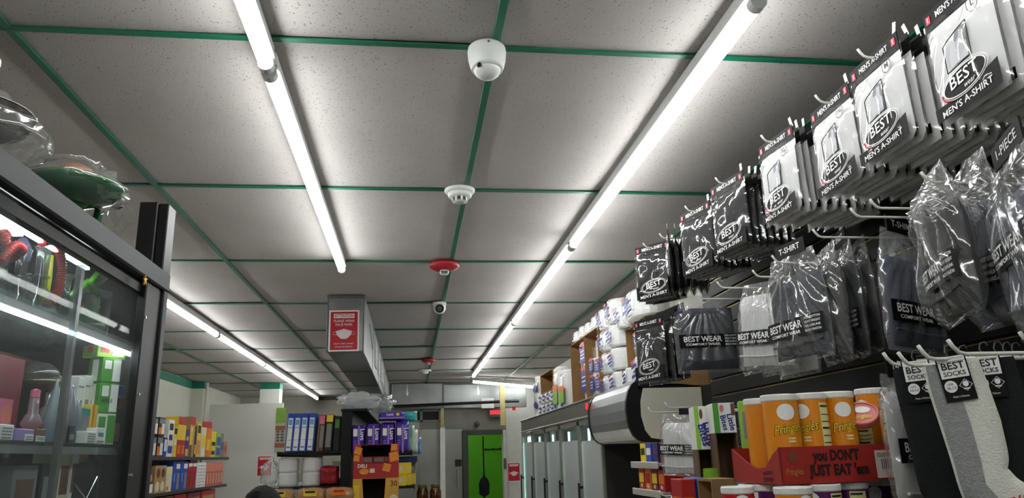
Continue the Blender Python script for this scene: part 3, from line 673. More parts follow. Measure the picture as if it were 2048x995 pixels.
# ================================================================ socks
def sock(label, uc, vT, x, w_, yaw, col, stripe=None, group=None, L=.33, letters=None, roll=0.):
    p = onx(uc, vT, x); th = radians(yaw)
    r = thing('sock_pair', label, 'socks', (p.x, p.y, p.z), th, group); r.rotation_euler = (0, roll, th); r.scale = (.74, .74, .74)
    path = [(0, 0), (0, -.05), (.002, -.13), (.0, -.20), (-.004, -.25), (.014, -.285), (.05, -.315), (.09, -.345), (.10, -.35)]
    wd = [w_*.47, w_*.5, w_*.5, w_*.47, w_*.48, w_*.5, w_*.47, w_*.34, .004]
    def surf(x0, x1, dy):
        def fn(a, c):
            k = c*(len(path)-1); i = min(int(k), len(path)-2); f = k-i
            px_ = path[i][0]*(1-f)+path[i+1][0]*f; pz = path[i][1]*(1-f)+path[i+1][1]*f; ww = wd[i]*(1-f)+wd[i+1]*f
            q = x0+(x1-x0)*a; s_ = 2*q-1
            off = s_*ww
            q_ = max(0., min(1., (-.17-pz)/.15)); q_ = q_*q_*(3-2*q_)*.9; dirx, dirz = cos(q_), sin(q_)
            yy = -(.010+dy)*(1-abs(s_)**4)**.5 - .0014*noise.noise((q*5, c*14, uc*.01))
            return (px_+off*dirx, yy, pz+off*dirz)
        return fn
    b = MB().sheet(surf(0, 1, 0), 14, 28)
    n = len(b.v); b.add([(v_[0], -v_[1], v_[2]) for v_ in b.v], list(b.f)); b.build('sock', col, r, smooth=True)
    if stripe: MB().sheet(surf(.04, .50, .0012), 8, 24).build('grey_half', stripe, r, smooth=True)
    tg = MB().b2((-.029, -.0155, -.082), (.029, -.0135, .012), .0004).build('tag_card', LBL, r)
    MB().b2((-.026, -.0168, -.034), (.026, -.0155, .0)).build('name_box', WHITE, tg)
    plate(tg, .052, .010, (0, -.0161, .006), WHITE, 'title_strip', .001); txt(tg, 'CAUSAL & SPORTS SOCKS', .006, (0, -.0170, .006), BLACKP, fit=.046)
    txt(tg, 'BEST', .021, (0, -.0176, -.0095), BLACKP, fit=.043, bold=.02); txt(tg, 'SOCKS', .013, (0, -.0176, -.0255), BLACKP, fit=.042, bold=.015)
    disc(tg, .012, .0125, (-.0135, -.0162, -.051), WHITE, 'size_disc'); txt(tg, 'SIZE', .006, (-.0135, -.0168, -.0465), BLACKP); txt(tg, '10-13', .008, (-.0135, -.0168, -.0545), BLACKP, bold=.01)
    ring(tg, .0125, .0125, .0012, (.0145, -.0162, -.051), WHITE, 'cotton_frame', n=4); disc(tg, .0055, .0060, (.0145, -.0166, -.049), WHITE, 'cotton_mark', 10); plate(tg, .012, .0025, (.0145, -.0164, -.0585), WHITE, 'cotton_word', .0004)
    txt(tg, 'Made in Pakistan', .006, (0, -.0162, -.073), WHITE, fit=.03)
    MB().tube([(0, -.004, .008), (-.004, -.002, .022), (.0, .0, .034), (.008, 0, .036), (.012, 0, .028)], .0022, 7).build('plastic_hanger', DKP, r)
    if letters: txt(r, letters, .026, (.055, -.0135, -.285), REDP, fit=.06, bold=.02, rot=(0, radians(-12), 0))
    return r
SOCKW = mat('white_sock_knit', (225, 224, 214), .95, var=.04, vs=30, bump=.35, bs=240)
SOCKG = mat('grey_sock_knit', (150, 151, 150), .95, var=.12, vs=90, bump=.35, bs=240)
SOCKB = mat('black_sock_knit', (20, 22, 24), .95, var=.2, vs=30, bump=.3, bs=240)
tee_bag('white shirt bag with black label band hanging behind the first black socks', 1776, 1880, 748, 1030, .90, .16, COTW, .03, '1-PIECE', seed=17, pinch=.1, fill=.82, band_z=.45)
sock('black sock pair with size tag beside the white shirt bag', 1832, 732, .85, .105, -40, SOCKB, roll=radians(-3))
sock('white sock pair with a grey half and red letters', 1900, 724, .845, .112, -32, SOCKW, SOCKG, letters='EXCO', roll=radians(-6))
sock('black sock pair with size tag between the white pair and the plain black pairs', 1968, 718, .90, .115, -40, SOCKB, roll=radians(-2))
for k in range(3): sock('black sock pair hung behind on the same hook as the tagged black pair', 1996+18*k, 716, .95+.045*k, .11, -42, SOCKB, group='black socks at the back of the hook')
for k in range(2): sock('black sock pair hung behind the first black pair', 1856+10*k, 726, 1.0+.05*k, .10, -48, SOCKB, group='black socks behind the first black pair')
sock('white sock pair hung behind the white and grey pair', 1926, 722, .925, .11, -40, SOCKW)
for u, v, x, lab in ((1768, 716, .84, 'white hook carrying the white shirt bag by the socks'), (1798, 716, .80, 'white hook carrying the first black socks'), (1838, 703, .79, 'white hook carrying the white and grey socks'), (1898, 692, .81, 'white hook carrying the last black socks')):
    p = onx(u, v, x); hook(x+.006, XS+.004, p.y, p.z-.012, lab)
# ================================================================ groceries: helpers
def col(name, c, **k): return mat('print_'+name, c, k.pop('rough', .42), **k)
C = {n: col(n, c) for n, c in dict(red=(176, 30, 34), orange=(226, 120, 24), yellow=(232, 200, 48), green=(72, 150, 48), lime=(140, 190, 60), blue=(36, 70, 170), navy=(28, 34, 96), purple=(78, 40, 150), plum=(88, 26, 92),
     teal=(40, 140, 140), white=(232, 232, 226), cream=(222, 210, 176), pink=(214, 110, 140), brown=(104, 64, 40), tan=(176, 140, 96), black=(20, 20, 22), grey=(128, 128, 128), sky=(96, 160, 214), maroon=(120, 24, 36), lav=(150, 120, 190), salmon=(220, 130, 110)).items()}
def gbox(name, label, cat, loc, w_, d_, h_, rz=0., base='red', prints=(), group=None, tilt=(0, 0), ch=.0015, letters=None, side=True):
    """a carton: body plus printed panels on front (-y) and left (-x); prints = (x0, x1, z0, z1, colour) in 0..1"""
    t = thing(name, label, cat, loc, rz, group, tilt)
    MB().b2((-w_/2, -d_/2, 0), (w_/2, d_/2, h_), ch).build('carton', C[base] if isinstance(base, str) else base, t)
    for k, q in enumerate(prints):
        x0, x1, z0, z1, c_ = q[:5]; cm = C[c_] if isinstance(c_, str) else c_
        if len(q) > 5 and q[5] == 'o': disc(t, (x1-x0)*w_/2, (z1-z0)*h_/2, ((x0+x1-1)*w_/2, -d_/2-.0008-.0003*k, (z0+z1)*h_/2), cm, 'printed_picture', 14)
        else: plate(t, (x1-x0)*w_, (z1-z0)*h_, ((x0+x1-1)*w_/2, -d_/2-.0006-.0003*k, (z0+z1)*h_/2), cm, 'printed_panel', .0006)
        if side and k == 0: plate(t, (x1-x0)*d_, (z1-z0)*h_, (-w_/2-.0006, 0, (z0+z1)*h_/2), cm, 'printed_side', .0006, (0, 0, radians(90)))
    if letters:
        for s, xx, zz_, sz, c_ in letters: txt(t, s, sz, (xx*w_, -d_/2-.0026, zz_*h_), C[c_], bold=.015)
    return t
def span(uL, uR, vT, vB, X):
    um = (uL+uR)/2; a = onx(uL, (vT+vB)/2, X); b = onx(uR, (vT+vB)/2, X)
    return b.y, a.y, onx(um, vB, X).z, onx(um, vT, X).z
# ================================================================ glass door cooler
GREYM = mat('grey_cooler_trim', (118, 116, 106), .4, .4, var=.08)
GREYD = mat('dark_cooler_side', (46, 43, 42), .5, var=.12)
INNER = mat('pale_cooler_lining', (190, 196, 192), .6)
ck = thing('glass_door_cooler', 'long grey upright drinks cooler with five frosted glass doors', 'cooler', (1.30, 5.09, 0))
CL, CD, CT = 3.80, .60, 1.985
MB().b2((.0, 0, .0), (CD, .03, CT-.01)).build('side_panel', GREYD, ck)
MB().b2((.0, CL-.03, 0), (CD, CL, CT-.01)).build('side_panel', GREYD, ck)
MB().b2((CD-.03, .03, .1), (CD, CL-.03, CT-.02)).build('back_lining', INNER, ck)
MB().b2((.02, .03, 0), (CD, CL-.03, .14)).build('plinth', GREYD, ck)
MB().b2((-.02, -.005, 1.855), (CD, CL+.005, CT), .012).build('header', GREYM, ck)
MB().b2((-.028, -.008, CT-.012), (.0, CL+.008, CT), .003).build('header_rail', mat('bright_trim', (170, 168, 158), .35, .6), ck)
MB().b2((-.026, -.004, 1.846), (.02, CL+.004, 1.862), .003).build('header_lip', mat('bright_trim', (170, 168, 158), .35, .6), ck)
GLS = clear('door_glass', (214, 228, 224), refl=.05, rough=.02)
FROST = clear('frosted_door_glass', (190, 208, 202), refl=.03, rough=.25, haze=.9)
DFR = mat('grey_door_frame', (136, 136, 128), .4, .4, var=.06)
ed = [0, .72, 1.48, 2.24, 3.02, 3.80]
for k in range(5):
    a, b = ed[k]+.006, ed[k+1]-.006
    d_ = MB().b2((-.018, a, .16), (.012, a+.035, 1.84), .003).b2((-.018, b-.035, .16), (.012, b, 1.84), .003).b2((-.018, a, 1.80), (.012, b, 1.84), .003).b2((-.018, a, .16), (.012, b, .21), .003).build('door', DFR, ck)
    MB().b2((-.006, a+.035, .21), (.0, b-.035, 1.80)).build('pane', GLS, d_)
    zf = 1.685+.012*k
    P = [(a+.045, .22), (b-.045, .22), (b-.045, zf-.02), (b-.07, zf), (a+.09, zf), (a+.045, zf-.03)]
    MB().prism(P, -.0085, -.0070, 'x').build('frost', FROST, d_)
    MB().tube([(-.045, b-.05, 1.0), (-.045, b-.05, 1.38)], .009, 8).b2((-.045, b-.056, 1.02), (-.015, b-.044, 1.04)).b2((-.045, b-.056, 1.34), (-.015, b-.044, 1.36)).build('handle', BLKM, d_)
    for kk, zs_ in enumerate((.55, .95, 1.35)):
        MB().b2((.06, a+.01, zs_), (CD-.04, b-.01, zs_+.015)).build('wire_shelf', mat('white_shelf_wire', (200, 204, 200), .4), ck)
    MB().b2((.045, b-.07, .3), (.06, b-.045, 1.78)).build('led_strip', mat('cooler_led', (236, 250, 250), .5, var=0, emit=3.5), ck)
MB().b2((.045, CL-.10, .3), (.075, CL-.05, 1.80)).build('led_strip', mat('cooler_led_bright', (240, 255, 255), .5, var=0, emit=6.), ck)
# ================================================================ white open cooler with rounded canopy
pts = [(.069, .335), (.040, .315), (.018, .28), (.004, .23), (0, .18), (.004, .12), (.014, .075), (.032, .035), (.055, .012), (.085, 0), (.24, -.006)]
oc = thing('open_cooler', 'white open cooler with a rounded silver canopy and black end caps', 'cooler', (1.185, 4.10, 1.648))
SILV = mat('silver_canopy', (176, 178, 182), .28, .75, var=.08, vs=3)
back = [(.44, -.006), (.44, .30), (.069, .30)]
body = [(x, z_) for x, z_ in pts]+[(.44, -.006), (.44, .302)]
MB().prism(body, .0, .03, 'y').build('end_cap', BLKM, oc); MB().prism(body, .92, .95, 'y').build('end_cap', BLKM, oc)
inner = [(x+.006, z_) for x, z_ in pts[:7]]+[(.2, .075), (.2, .30)]
MB().prism(inner, .03, .92, 'y').build('canopy_shell', SILV, oc, smooth=False)
low = [(.020, .075), (.036, .036), (.060, .014), (.09, .004), (.42, 0), (.42, .07)]
MB().prism(low, .03, .92, 'y').build('lower_visor', mat('white_visor', (212, 210, 202), .35), oc)
sp = [(.105, .292), (.085, .22), (.082, .14), (.10, .06), (.13, .02), (.18, .012), (.44, .012), (.44, .292)]
MB().prism(sp, -.012, .0, 'y').build('side_panel', mat('cream_panel', (206, 203, 192), .45, var=.03), oc)
MB().b2((.07, .0, .286), (.60, .95, .302), .003).build('top_panel', mat('dark_top_panel', (60, 58, 56), .5), oc)
MB().b2((.44, .0, -1.648), (.70, .95, .286)).build('back_body', GREYD, oc)
MB().b2((.05, .0, -1.648), (.44, .95, -1.2)).build('base', mat('white_cooler_base', (206, 205, 198), .45), oc)
MB().b2((-.004, .955, .235), (.012, .985, .28), .003).build('switch', mat('red_switch', (205, 50, 40), .4, emit=.6), oc)
# the snack rack beneath the canopy
rk = thing('snack_rack', 'pale metal snack rack with two shelves under the cooler canopy', 'rack', (1.19, 3.62, 0))
RKM = mat('pale_rack_metal', (176, 174, 164), .45, .3)
for z_ in (1.39, 1.525):
    s_ = MB().b2((.0, 0, z_), (.40, .46, z_+.014), .003).build('shelf', RKM, rk); MB().b2((-.008, 0, z_-.012), (0, .46, z_+.022), .003).build('price_rail', RKM, s_)
MB().b2((.39, 0, 0), (.41, .46, 1.66)).build('back_panel', GREYD, rk)
for yy in (.004, .44): MB().b2((.36, yy, 0), (.39, yy+.018, 1.66)).build('upright', RKM, rk)
for k, (y, base, pr_) in enumerate(((3.69, 'red', 'orange'), (3.80, 'maroon', 'yellow'), (3.91, 'orange', 'red'), (4.02, 'red', 'yellow'))):
    gbox('snack_box', ['red and orange snack box on the lower rack shelf', 'maroon snack box with yellow print on the lower rack shelf', 'orange snack box with red print on the lower rack shelf', 'red snack box with yellow print beside the cooler canopy on the lower rack shelf'][k], 'box', (1.30, y, 1.404), .095, .16, .105, radians(-90), base, ((.1, .9, .35, .8, pr_), (.3, .7, .1, .3, 'cream', 'o')))
for k, (y, base, pr_) in enumerate(((3.70, 'maroon', 'red'), (3.82, 'navy', 'plum'), (3.93, 'blue', 'white'), (4.03, 'yellow', 'black'))):
    gbox('snack_box', ['maroon snack box on the upper rack shelf', 'dark navy snack box on the upper rack shelf', 'blue snack box with white print on the upper rack shelf', 'yellow snack box with dark print on the upper rack shelf'][k], 'box', (1.31, y, 1.539), .09, .14, .10, radians(-90), base, ((.12, .88, .4, .75, pr_),))
# ================================================================ paper goods on top of the coolers
FILMP = clear('paper_pack_film', refl=.05, rough=.12, bump=.3, bs=22)
PAPER = mat('white_paper_roll', (232, 232, 230), .8, var=.03, vs=10)
def roll_pack(label, y0, y1, z0, z1, X, depth=.22, nx=2, prints='blue', group=None, tilt=0., nz=1, name='paper_roll_pack', cat='paper pack'):
    w_, h_ = y1-y0, z1-z0
    t = thing(name, label, cat, (X+depth/2, (y0+y1)/2, z0), radians(-90), group); t.rotation_euler = (0, tilt, radians(-90))
    for k in range(nx):
        r_ = w_/nx/2*.96; cx = -w_/2+w_/nx*(k+.5); nd = max(1, int(round(depth/(2*r_))))
        MB().lathe([(r_*.3, .006), (r_*.92, .006), (r_, .016), (r_, h_-.016), (r_*.92, h_-.006), (r_*.3, h_-.006)], 18, (cx, 0, 0), 1, min(1.6, depth/2/r_*.95)).build('paper_roll', PAPER, t, smooth=False)
    b = MB(); 
    def mk(sg):
        def fn(a, c):
            e = (1-abs(2*a-1)**8)**.4*(1-abs(2*c-1)**10)**.4
            y = sg*depth/2*(e*.98+.0)-sg*.006*abs(sin(a*pi*nx))*0
            return ((a-.5)*w_*.995, y+.004*noise.noise((a*6, c*6, y0*3+sg)), c*h_)
        return fn
    b.sheet(mk(-1), 14, 10); b.sheet(mk(1), 14, 10); b.build('film', FILMP, t, smooth=True)
    f = -depth/2-.006
    if prints == 'blue':
        for k in range(nx):
            cx = -w_/2+w_/nx*(k+.5)
            s_ = w_/nx; RP = mat('red_roll_print', (196, 70, 88), .5)
            for q, (ox, oz, lw, lh) in enumerate(((-.04, .66, .42, .12), (.05, .50, .34, .10), (-.02, .36, .46, .12), (.06, .22, .24, .07))):
                pts_ = [(-.5, -.35), (-.2, -.5), (.25, -.4), (.5, -.2), (.46, .3), (.15, .5), (-.15, .38), (-.46, .48)]
                MB().add([(cx+(ox+lw*a_)*s_+c_*lh*h_*.5, f-.0002*q, h_*(oz+c_*lh+a_*lw*.12)) for a_, c_ in pts_], [tuple(range(8))]).build('blue_print', BLUEP, t)
            MB().add([(cx+(-.16+.12*a_)*s_, f-.001, h_*(.80+.07*c_+.02*a_)) for a_, c_ in ((-.8, -.5), (.9, -.6), (1, .5), (.1, .8), (-1, .4))], [(0, 1, 2, 3, 4)]).build('red_print', RP, t)
    elif prints == 'tall':
        for zc_, sc_ in ((.34, 1.), (.78, .8)):
            P_ = [(-.40, -.16), (.10, -.20), (.42, -.10), (.36, .02), (.44, .10), (.20, .17), (-.10, .12), (-.36, .18), (-.30, .02)]
            MB().add([(a_*w_*.9, f, h_*(zc_+c_*sc_)) for a_, c_ in P_], [tuple(range(9))]).build('blue_print', BLUEP, t)
            for q in range(3): plate(t, w_*.4, h_*.018*sc_, (0, f-.0008, h_*(zc_-.08*sc_+.07*q*sc_)), WHITE, 'white_lettering', .0006)
            MB().add([(a_*w_*.6, f-.0006, h_*(zc_+.2*sc_+c_*.05)) for a_, c_ in ((-.3, -.6), (.6, -.5), (.5, .7), (-.1, .9), (-.5, .2))], [(0, 1, 2, 3, 4)]).build('red_print', mat('red_roll_print', (196, 70, 88), .5), t)
    elif prints == 'green':
        plate(t, w_*.72, h_*.16, (0, f, h_*.50), C['orange'], 'orange_print', .001); plate(t, w_*.72, h_*.28, (0, f, h_*.28), C['lime'], 'green_print', .001); disc(t, w_*.2, h_*.05, (0, f, h_*.08), BLUEP, 'blue_print', 10)
    elif prints == 'script':
        txt(t, 'Angel', h_*.3, (0, f, h_*.68), BLUEP, fit=w_*.8, shear=.2, bold=.02) if False else disc(t, w_*.36, h_*.10, (0, f, h_*.70), BLUEP, 'blue_print', 12)
        disc(t, w_*.30, h_*.08, (.005, f, h_*.30), BLUEP, 'blue_print', 12); disc(t, w_*.12, h_*.06, (w_*.2, f-.0004, h_*.80), C['lime'], 'green_print', 8)
    return t
def open_carton(label, y0, y1, z0, z1, X, depth, dividers=(), name='cardboard_carton'):
    t = thing(name, label, 'carton', (X, y0, z0)); L = y1-y0; H = z1-z0; k = .006
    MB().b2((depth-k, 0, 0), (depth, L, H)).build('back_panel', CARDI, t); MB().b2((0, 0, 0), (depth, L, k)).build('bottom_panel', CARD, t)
    MB().b2((0, 0, k), (depth-k, k, H-k)).build('side_panel', CARD, t); MB().b2((0, L-k, k), (depth-k, L, H-k)).build('side_panel', CARD, t)
    MB().b2((0, 0, H-k), (depth-k, L, H)).build('top_panel', CARD, t)
    for d_ in dividers: MB().b2((.0, d_*L-k/2, k), (depth-k, d_*L+k/2, H-k)).build('divider', CARD, t)
    return t
X1 = 1.34; Z1 = CT
y0, y1, _, zt = span(1063, 1076, 752, 832, X1); roll_pack('single wrapped stack of paper towel rolls beside the small paper packs on the cooler end', y0, y1-.1, Z1, zt, X1, .2, 1, 'script')
y0, y1, _, zt = span(1077, 1110, 778, 828, X1)
for k in range(4):
    d_ = (y1-y0)/4
    for q in range(2): roll_pack('small white paper pack with blue print beside the green towel packs' if q else 'small white paper pack with blue print in the bottom layer on the cooler', y0+k*d_+.003, y0+(k+1)*d_-.003, Z1+.11*q, Z1+.11*(q+1)-.002, X1, .2, 1, 'script', 'small paper packs on the cooler top')
open_carton('open brown carton lying on the small paper packs', y0+.18, y1-.05, Z1+.222, Z1+.42, X1+.02, .28)
y0, y1, _, zt = span(1109, 1135, 728, 815, X1)
for k in range(2): roll_pack(['tall paper towel pack with green and orange print by the brown carton', 'tall paper towel pack with green and orange print by the small packs'][k], y0+.02+k*(y1-y0)/2, y0+(k+1)*(y1-y0)/2, Z1, zt-.06*(1-k), X1-.02, .2, 2 if k else 1, 'green')
X2 = 1.32
y0, y1, _, zt = span(1134, 1190, 655, 800, X2)
cb0, cb1 = y0, y1-.02
open_carton('tall brown carton holding paper towels on the glass door cooler', cb0, cb1, Z1, 2.49, X2+.03, .40, (.46,))
a, b, _, zt = span(1147, 1165, 664, 802, X2); roll_pack('tall towel roll pack with large blue print standing in the tall brown carton', a+.02, b, Z1+.008, 2.47, X2+.05, .22, 1, 'tall')
a, b, _, zt = span(1166, 1190, 718, 795, X2)
for k in range(2): roll_pack(['tall narrow towel pack leaning at the canopy side of the tall carton', 'tall narrow towel pack beside the carton divider'][k], a+.01+k*(b-a)/2, a+(k+1)*(b-a)/2, Z1+.008, zt+.03*k, X2+.05, .2, 1, 'tall')
for k in range(4):
    d_ = (cb1-cb0-.1)/4; roll_pack('small white tissue pack lying on top of the tall brown carton', cb0+.06+k*d_, cb0+.05+(k+1)*d_, 2.492, 2.60-.01*(k % 2), X2+.03, .2, 1, 'none', 'tissue packs on the tall carton', radians((-2, 1, 2, -1)[k]))
X3 = 1.28; ZT = 1.951
y0, y1, _, _ = span(1191, 1231, 697, 754, X3); y1 = min(y1, 5.065)
for k in range(3): roll_pack(['four roll pack with blue print at the bottom of the stack on the canopy', 'four roll pack with blue print second up in the stack on the canopy', 'four roll pack with blue print third up in the stack on the canopy'][k], y0+.01*(k-1), y1+.01*(k-1), ZT+.152*k, ZT+.152*(k+1)-.003, X3, .24, 2)
zt = ZT+.152*3
d_ = (y1-y0)/2
roll_pack('paper pack with blue print leaning on top of the stack, outer one', y0+d_+.012, y1+.01, zt, zt+.15, X3, .22, 1, 'blue', None, 0)
roll_pack('paper pack with blue print leaning on top of the stack, beside the outer one', y0+.004, y0+d_+.004, zt+.001, zt+.17, X3, .22, 1, 'blue', None, 0)
X4 = 1.30
y0q, y1q = 4.10, y0-.03
open_carton('open brown carton holding paper packs on the white cooler canopy', y0q, y1q, ZT, 2.345, X4+.05, .34)
a, b, _, zt_ = span(1234, 1258, 735, 790, X4); roll_pack('paper pack with blue label in the open carton beside the big stack', a, min(b, y1q-.012), ZT+.008, zt_, X4, .2, 1)
a, b, _, z2 = span(1257, 1290, 708, 785, X4); roll_pack('paper pack with blue label in the lower front of the open carton', y0q+.012, b-.02, ZT+.008, z2, X4, .2, 1)
roll_pack('paper pack with blue label standing upper in the open carton', y0q+.012, b-.06, z2+.002, 2.30, X4+.015, .2, 1)
a, b, _, _ = span(1243, 1283, 565, 632, X4); roll_pack('white paper pack with striped blue print on the open carton by the black shirt packs', a+.05, b, 2.347, 2.53, X4-.02, .26, 1, 'blue', None, radians(-3))
a, b, _, _ = span(1226, 1244, 575, 650, X4); roll_pack('white paper pack showing its plain end on the open carton', b-.20+.02, b+.0, 2.347, 2.51, X4-.01, .24, 1, 'blue')
# a crumpled grey bag and a red device on the canopy corner
p = onx(1262, 778, 1.24)
g_ = tag(MB().sheet(lambda a, c: (.02*cos(2*pi*a)*sin(pi*c)*(1+.3*noise.noise((a*8, c*5, 2))), .07*sin(2*pi*a)*sin(pi*c)*(1+.3*noise.noise((a*6, c*8, 5))), .022-.022*cos(pi*c)*(1+.2*noise.noise((a*5, c*3, 1)))), 16, 8).build('crumpled_bag', mat('grey_plastic_bag', (120, 122, 122), .3, var=.3, vs=40), None, (1.272, 4.28, ZT), smooth=True), 'small crumpled grey plastic bag on the canopy edge', 'bag')
# ================================================================ low shelf with snacks in front of the slat wall
sh = thing('snack_shelf', 'black display shelf holding chip cans below the hanging socks', 'shelf', (1.0, 1.8, 0))
MB().b2((-.42, -1.1, 1.375), (.40, -.02, 1.40), .004).b2((-.24, -.02, 1.375), (.40, .95, 1.40), .004).build('shelf_board', BLKM, sh)
MB().b2((.0, -1.08, 0), (.40, .93, 1.375)).build('cabinet', BLKM, sh)
CANS = dict(orange=mat('can_orange', (226, 138, 22), .3, var=.05, vs=5), green=mat('can_green', (60, 150, 30), .3, var=.05), purple=mat('can_purple', (86, 24, 90), .3, var=.06), red=mat('can_red', (186, 22, 34), .3, var=.05))
LID = mat('white_lid', (226, 224, 220), .35, var=.02); NUT = mat('nutrition_label', (222, 216, 150), .5, var=.03); MET = mat('can_rim_metal', (190, 190, 188), .25, .9)
CHIP = mat('chip_print', (240, 190, 70), .45)
def chip_can(label, loc, c_, yaw, r=.034, h=.148, group=None, tilt=None, lid=None):
    t = thing('chip_can', label, 'can', loc, yaw, group)
    if tilt: t.rotation_euler = (tilt[0], tilt[1], yaw)
    MB().lathe([(r*.97, .003), (r, .006), (r, h-.010)], 28).build('can_body', CANS[c_], t, smooth=False)
    MB().lathe([(r*.9, 0), (r*1.02, 0), (r*1.02, .006), (r, .007)], 28).build('bottom_rim', MET, t)
    MB().lathe([(r*1.0, h-.013), (r*1.05, h-.011), (r*1.05, h-.002), (r*1.0, h), (r*.9, h), (r*.88, h-.002), (0, h-.002)], 28).build('lid', lid or LID, t)
    R_ = r+.0006
    def wp(x0, z0, rr=R_, k=0.): return lambda a, c: (rr*sin((a+x0)/rr), -rr*cos((a+x0)/rr), z0+c+a*k)
    disc(t, r*.52, r*.46, (0, 0, 0), WHITE, 'white_oval', 18, warp=wp(-.002, h*.79))
    txt(t, 'Pringles', .024, (0, 0, 0), mat('dark_outline_print', (40, 24, 8), .5), fit=r*1.78, bold=.045, shear=.2, warp=wp(0, h*.60, R_+.0002, .16))
    txt(t, 'Pringles', .024, (0, 0, 0), YELP, fit=r*1.70, bold=.012, shear=.2, warp=wp(0, h*.60, R_+.0006, .16))
    for q in (0, 1): disc(t, r*.26, .0022, (0, 0, 0), mat('pale_print', (244, 214, 150), .5), 'flavour_line', 8, warp=wp(.004, h*(.49-.035*q)))
    for q, (ax_, az) in enumerate(((-.012, .17), (.012, .20), (.0, .11))): disc(t, .013, .008, (0, 0, 0), CHIP, 'chip_picture', 10, warp=wp(ax_, h*az, R_+.0002*q))
    nb = MB(); n = 6; vs = []
    for i in range(n+1):
        a = 1.05+1.0*i/n; vs += [(R_*sin(a), -R_*cos(a), h*.22), (R_*sin(a), -R_*cos(a), h*.88)]
    nb.add(vs, [(2*i, 2*i+2, 2*i+3, 2*i+1) for i in range(n)]).build('nutrition_panel', NUT, t)
    for i, zz_ in enumerate((.83, .74, .66, .58, .50, .42, .34, .28)):
        vs = []
        for j in range(n+1): a = 1.10+(.9 if i % 3 else .7)*j/n; vs += [((R_+.0005)*sin(a), -(R_+.0005)*cos(a), h*zz_), ((R_+.0005)*sin(a), -(R_+.0005)*cos(a), h*zz_+(.0035 if i in (0, 3) else .0016))]
        MB().add(vs, [(2*j, 2*j+2, 2*j+3, 2*j+1) for j in range(n)]).build('nutrition_line', BLACKP, t)
    return t
# the red tray
TH = radians(6); ty = 1.335; tp = ony(1566, 966, ty)
TR = mat('red_tray_card', (158, 34, 26), .6, var=.07, vs=12)
tr = thing('can_tray', 'red cardboard tray printed with black words, full of orange chip cans', 'tray', (tp.x, tp.y, 1.533), TH)
TW, TD, TH_ = .318, .172, .066
MB().b2((0, 0, 0), (TW, TD, .003)).build('tray_bottom', TR, tr)
MB().b2((0, 0, .003), (TW, .003, TH_)).build('tray_front', TR, tr)
sidep = [(0, .003), (TD, .003), (TD, TH_*1.0), (TD*.70, TH_*.62), (TD*.5, TH_*.42), (TD*.3, TH_*.45), (TD*.14, TH_*.8), (0, TH_)]
MB().prism(sidep, 0, .003, 'x').build('tray_side', TR, tr); MB().b2((TW-.003, .003, .003), (TW, TD, TH_)).build('tray_side', TR, tr)
MB().b2((0, TD-.003, .003), (TW, TD, TH_)).build('tray_back', TR, tr)
tf = mat('tray_dark_lettering', (44, 8, 8), .6)
txt(tr, "you DON'T", .026, (.118, -.0008, .048), tf, fit=.100, bold=.05); txt(tr, "JUST EAT 'em", .026, (.122, -.0008, .022), tf, fit=.128, bold=.05)
disc(tr, .011, .012, (.026, -.0008, .048), mat('tray_brown_print', (120, 60, 30), .6), 'tray_emblem', 16); txt(tr, 'Pringles', .016, (.026, -.0010, .022), mat('tray_tan_print', (170, 110, 50), .6), fit=.036, shear=.2, bold=.02)
lb_ = plate(tr, .062, .050, (.232, -.0012, .030), mat('tray_sticker', (214, 206, 196), .5), 'price_sticker', .0008)
for k in range(9): plate(lb_, (.0016, .0008, .0022)[k % 3], .018, (-.018+k*.0042, -.0008, 0), BLACKP, 'barcode_bar', .0004)
plate(lb_, .028, .007, (-.012, -.0008, .017), mat('faint_print', (160, 150, 142), .5), 'faint_words', .0004)
for q, s in enumerate(("you DON'T", "JUST EAT")): txt(tr, s, .010, (-.0008, .045, .020-.012*q), tf, fit=.034, bold=.03, rot=(0, 0, radians(-90)))
Rz = Matrix.Rotation(TH, 3, 'Z')
def tray_can(lx, ly, c_, yaw, label, **k):
    p = Vector((tp.x, tp.y, 1.536))+Rz@Vector((lx, ly, 0)); return chip_can(label, p, c_, TH+yaw, **k)
RC = .0305
tray_can(.036, .036, 'orange', radians(-12), 'orange chip can at the open corner of the red tray', r=.033, h=.160)
tray_can(.101, .036, 'orange', radians(-62), 'orange chip can second along the front of the red tray', r=RC, h=.162)
tray_can(.163, .036, 'orange', radians(-14), 'orange chip can third along the front of the red tray', r=RC, h=.164)
tray_can(.036, .104, 'orange', radians(40), 'orange chip can behind the open corner of the red tray', r=RC, h=.158)
tray_can(.099, .100, 'orange', radians(40), 'orange chip can in the middle row of the red tray', r=RC, h=.160)
tray_can(.284, .085, 'orange', radians(-78), 'orange chip can at the sock end of the red tray', r=RC, h=.174)
tray_can(.158, .138, 'green', radians(-20), 'green chip can behind the third orange can', r=.027, h=.166)
tray_can(.222, .138, 'green', radians(10), 'green chip can in the back row behind the leaning can', r=.027, h=.172)
lean = tray_can(0, 0, 'orange', 0, 'orange chip can with a pink lid leaning out of the red tray', r=.0305, h=.120, lid=mat('pink_lid', (206, 104, 98), .4))
_ax = Matrix.Rotation(radians(-34), 3, 'Z') @ Matrix.Rotation(radians(44), 3, 'X')
_lc = ony(1722, 824, 1.37)
lean.rotation_euler = (_ax @ Matrix.Rotation(radians(-89), 3, 'Z')).to_euler(); lean.location = _lc-(_ax @ Vector((0, 0, .120)))
_c, _s = cos(radians(89)), sin(radians(89))
def _lw(ox, oy): return lambda a, c: ((a+ox)*_c-(c+oy)*_s, (a+ox)*_s+(c+oy)*_c, 0)
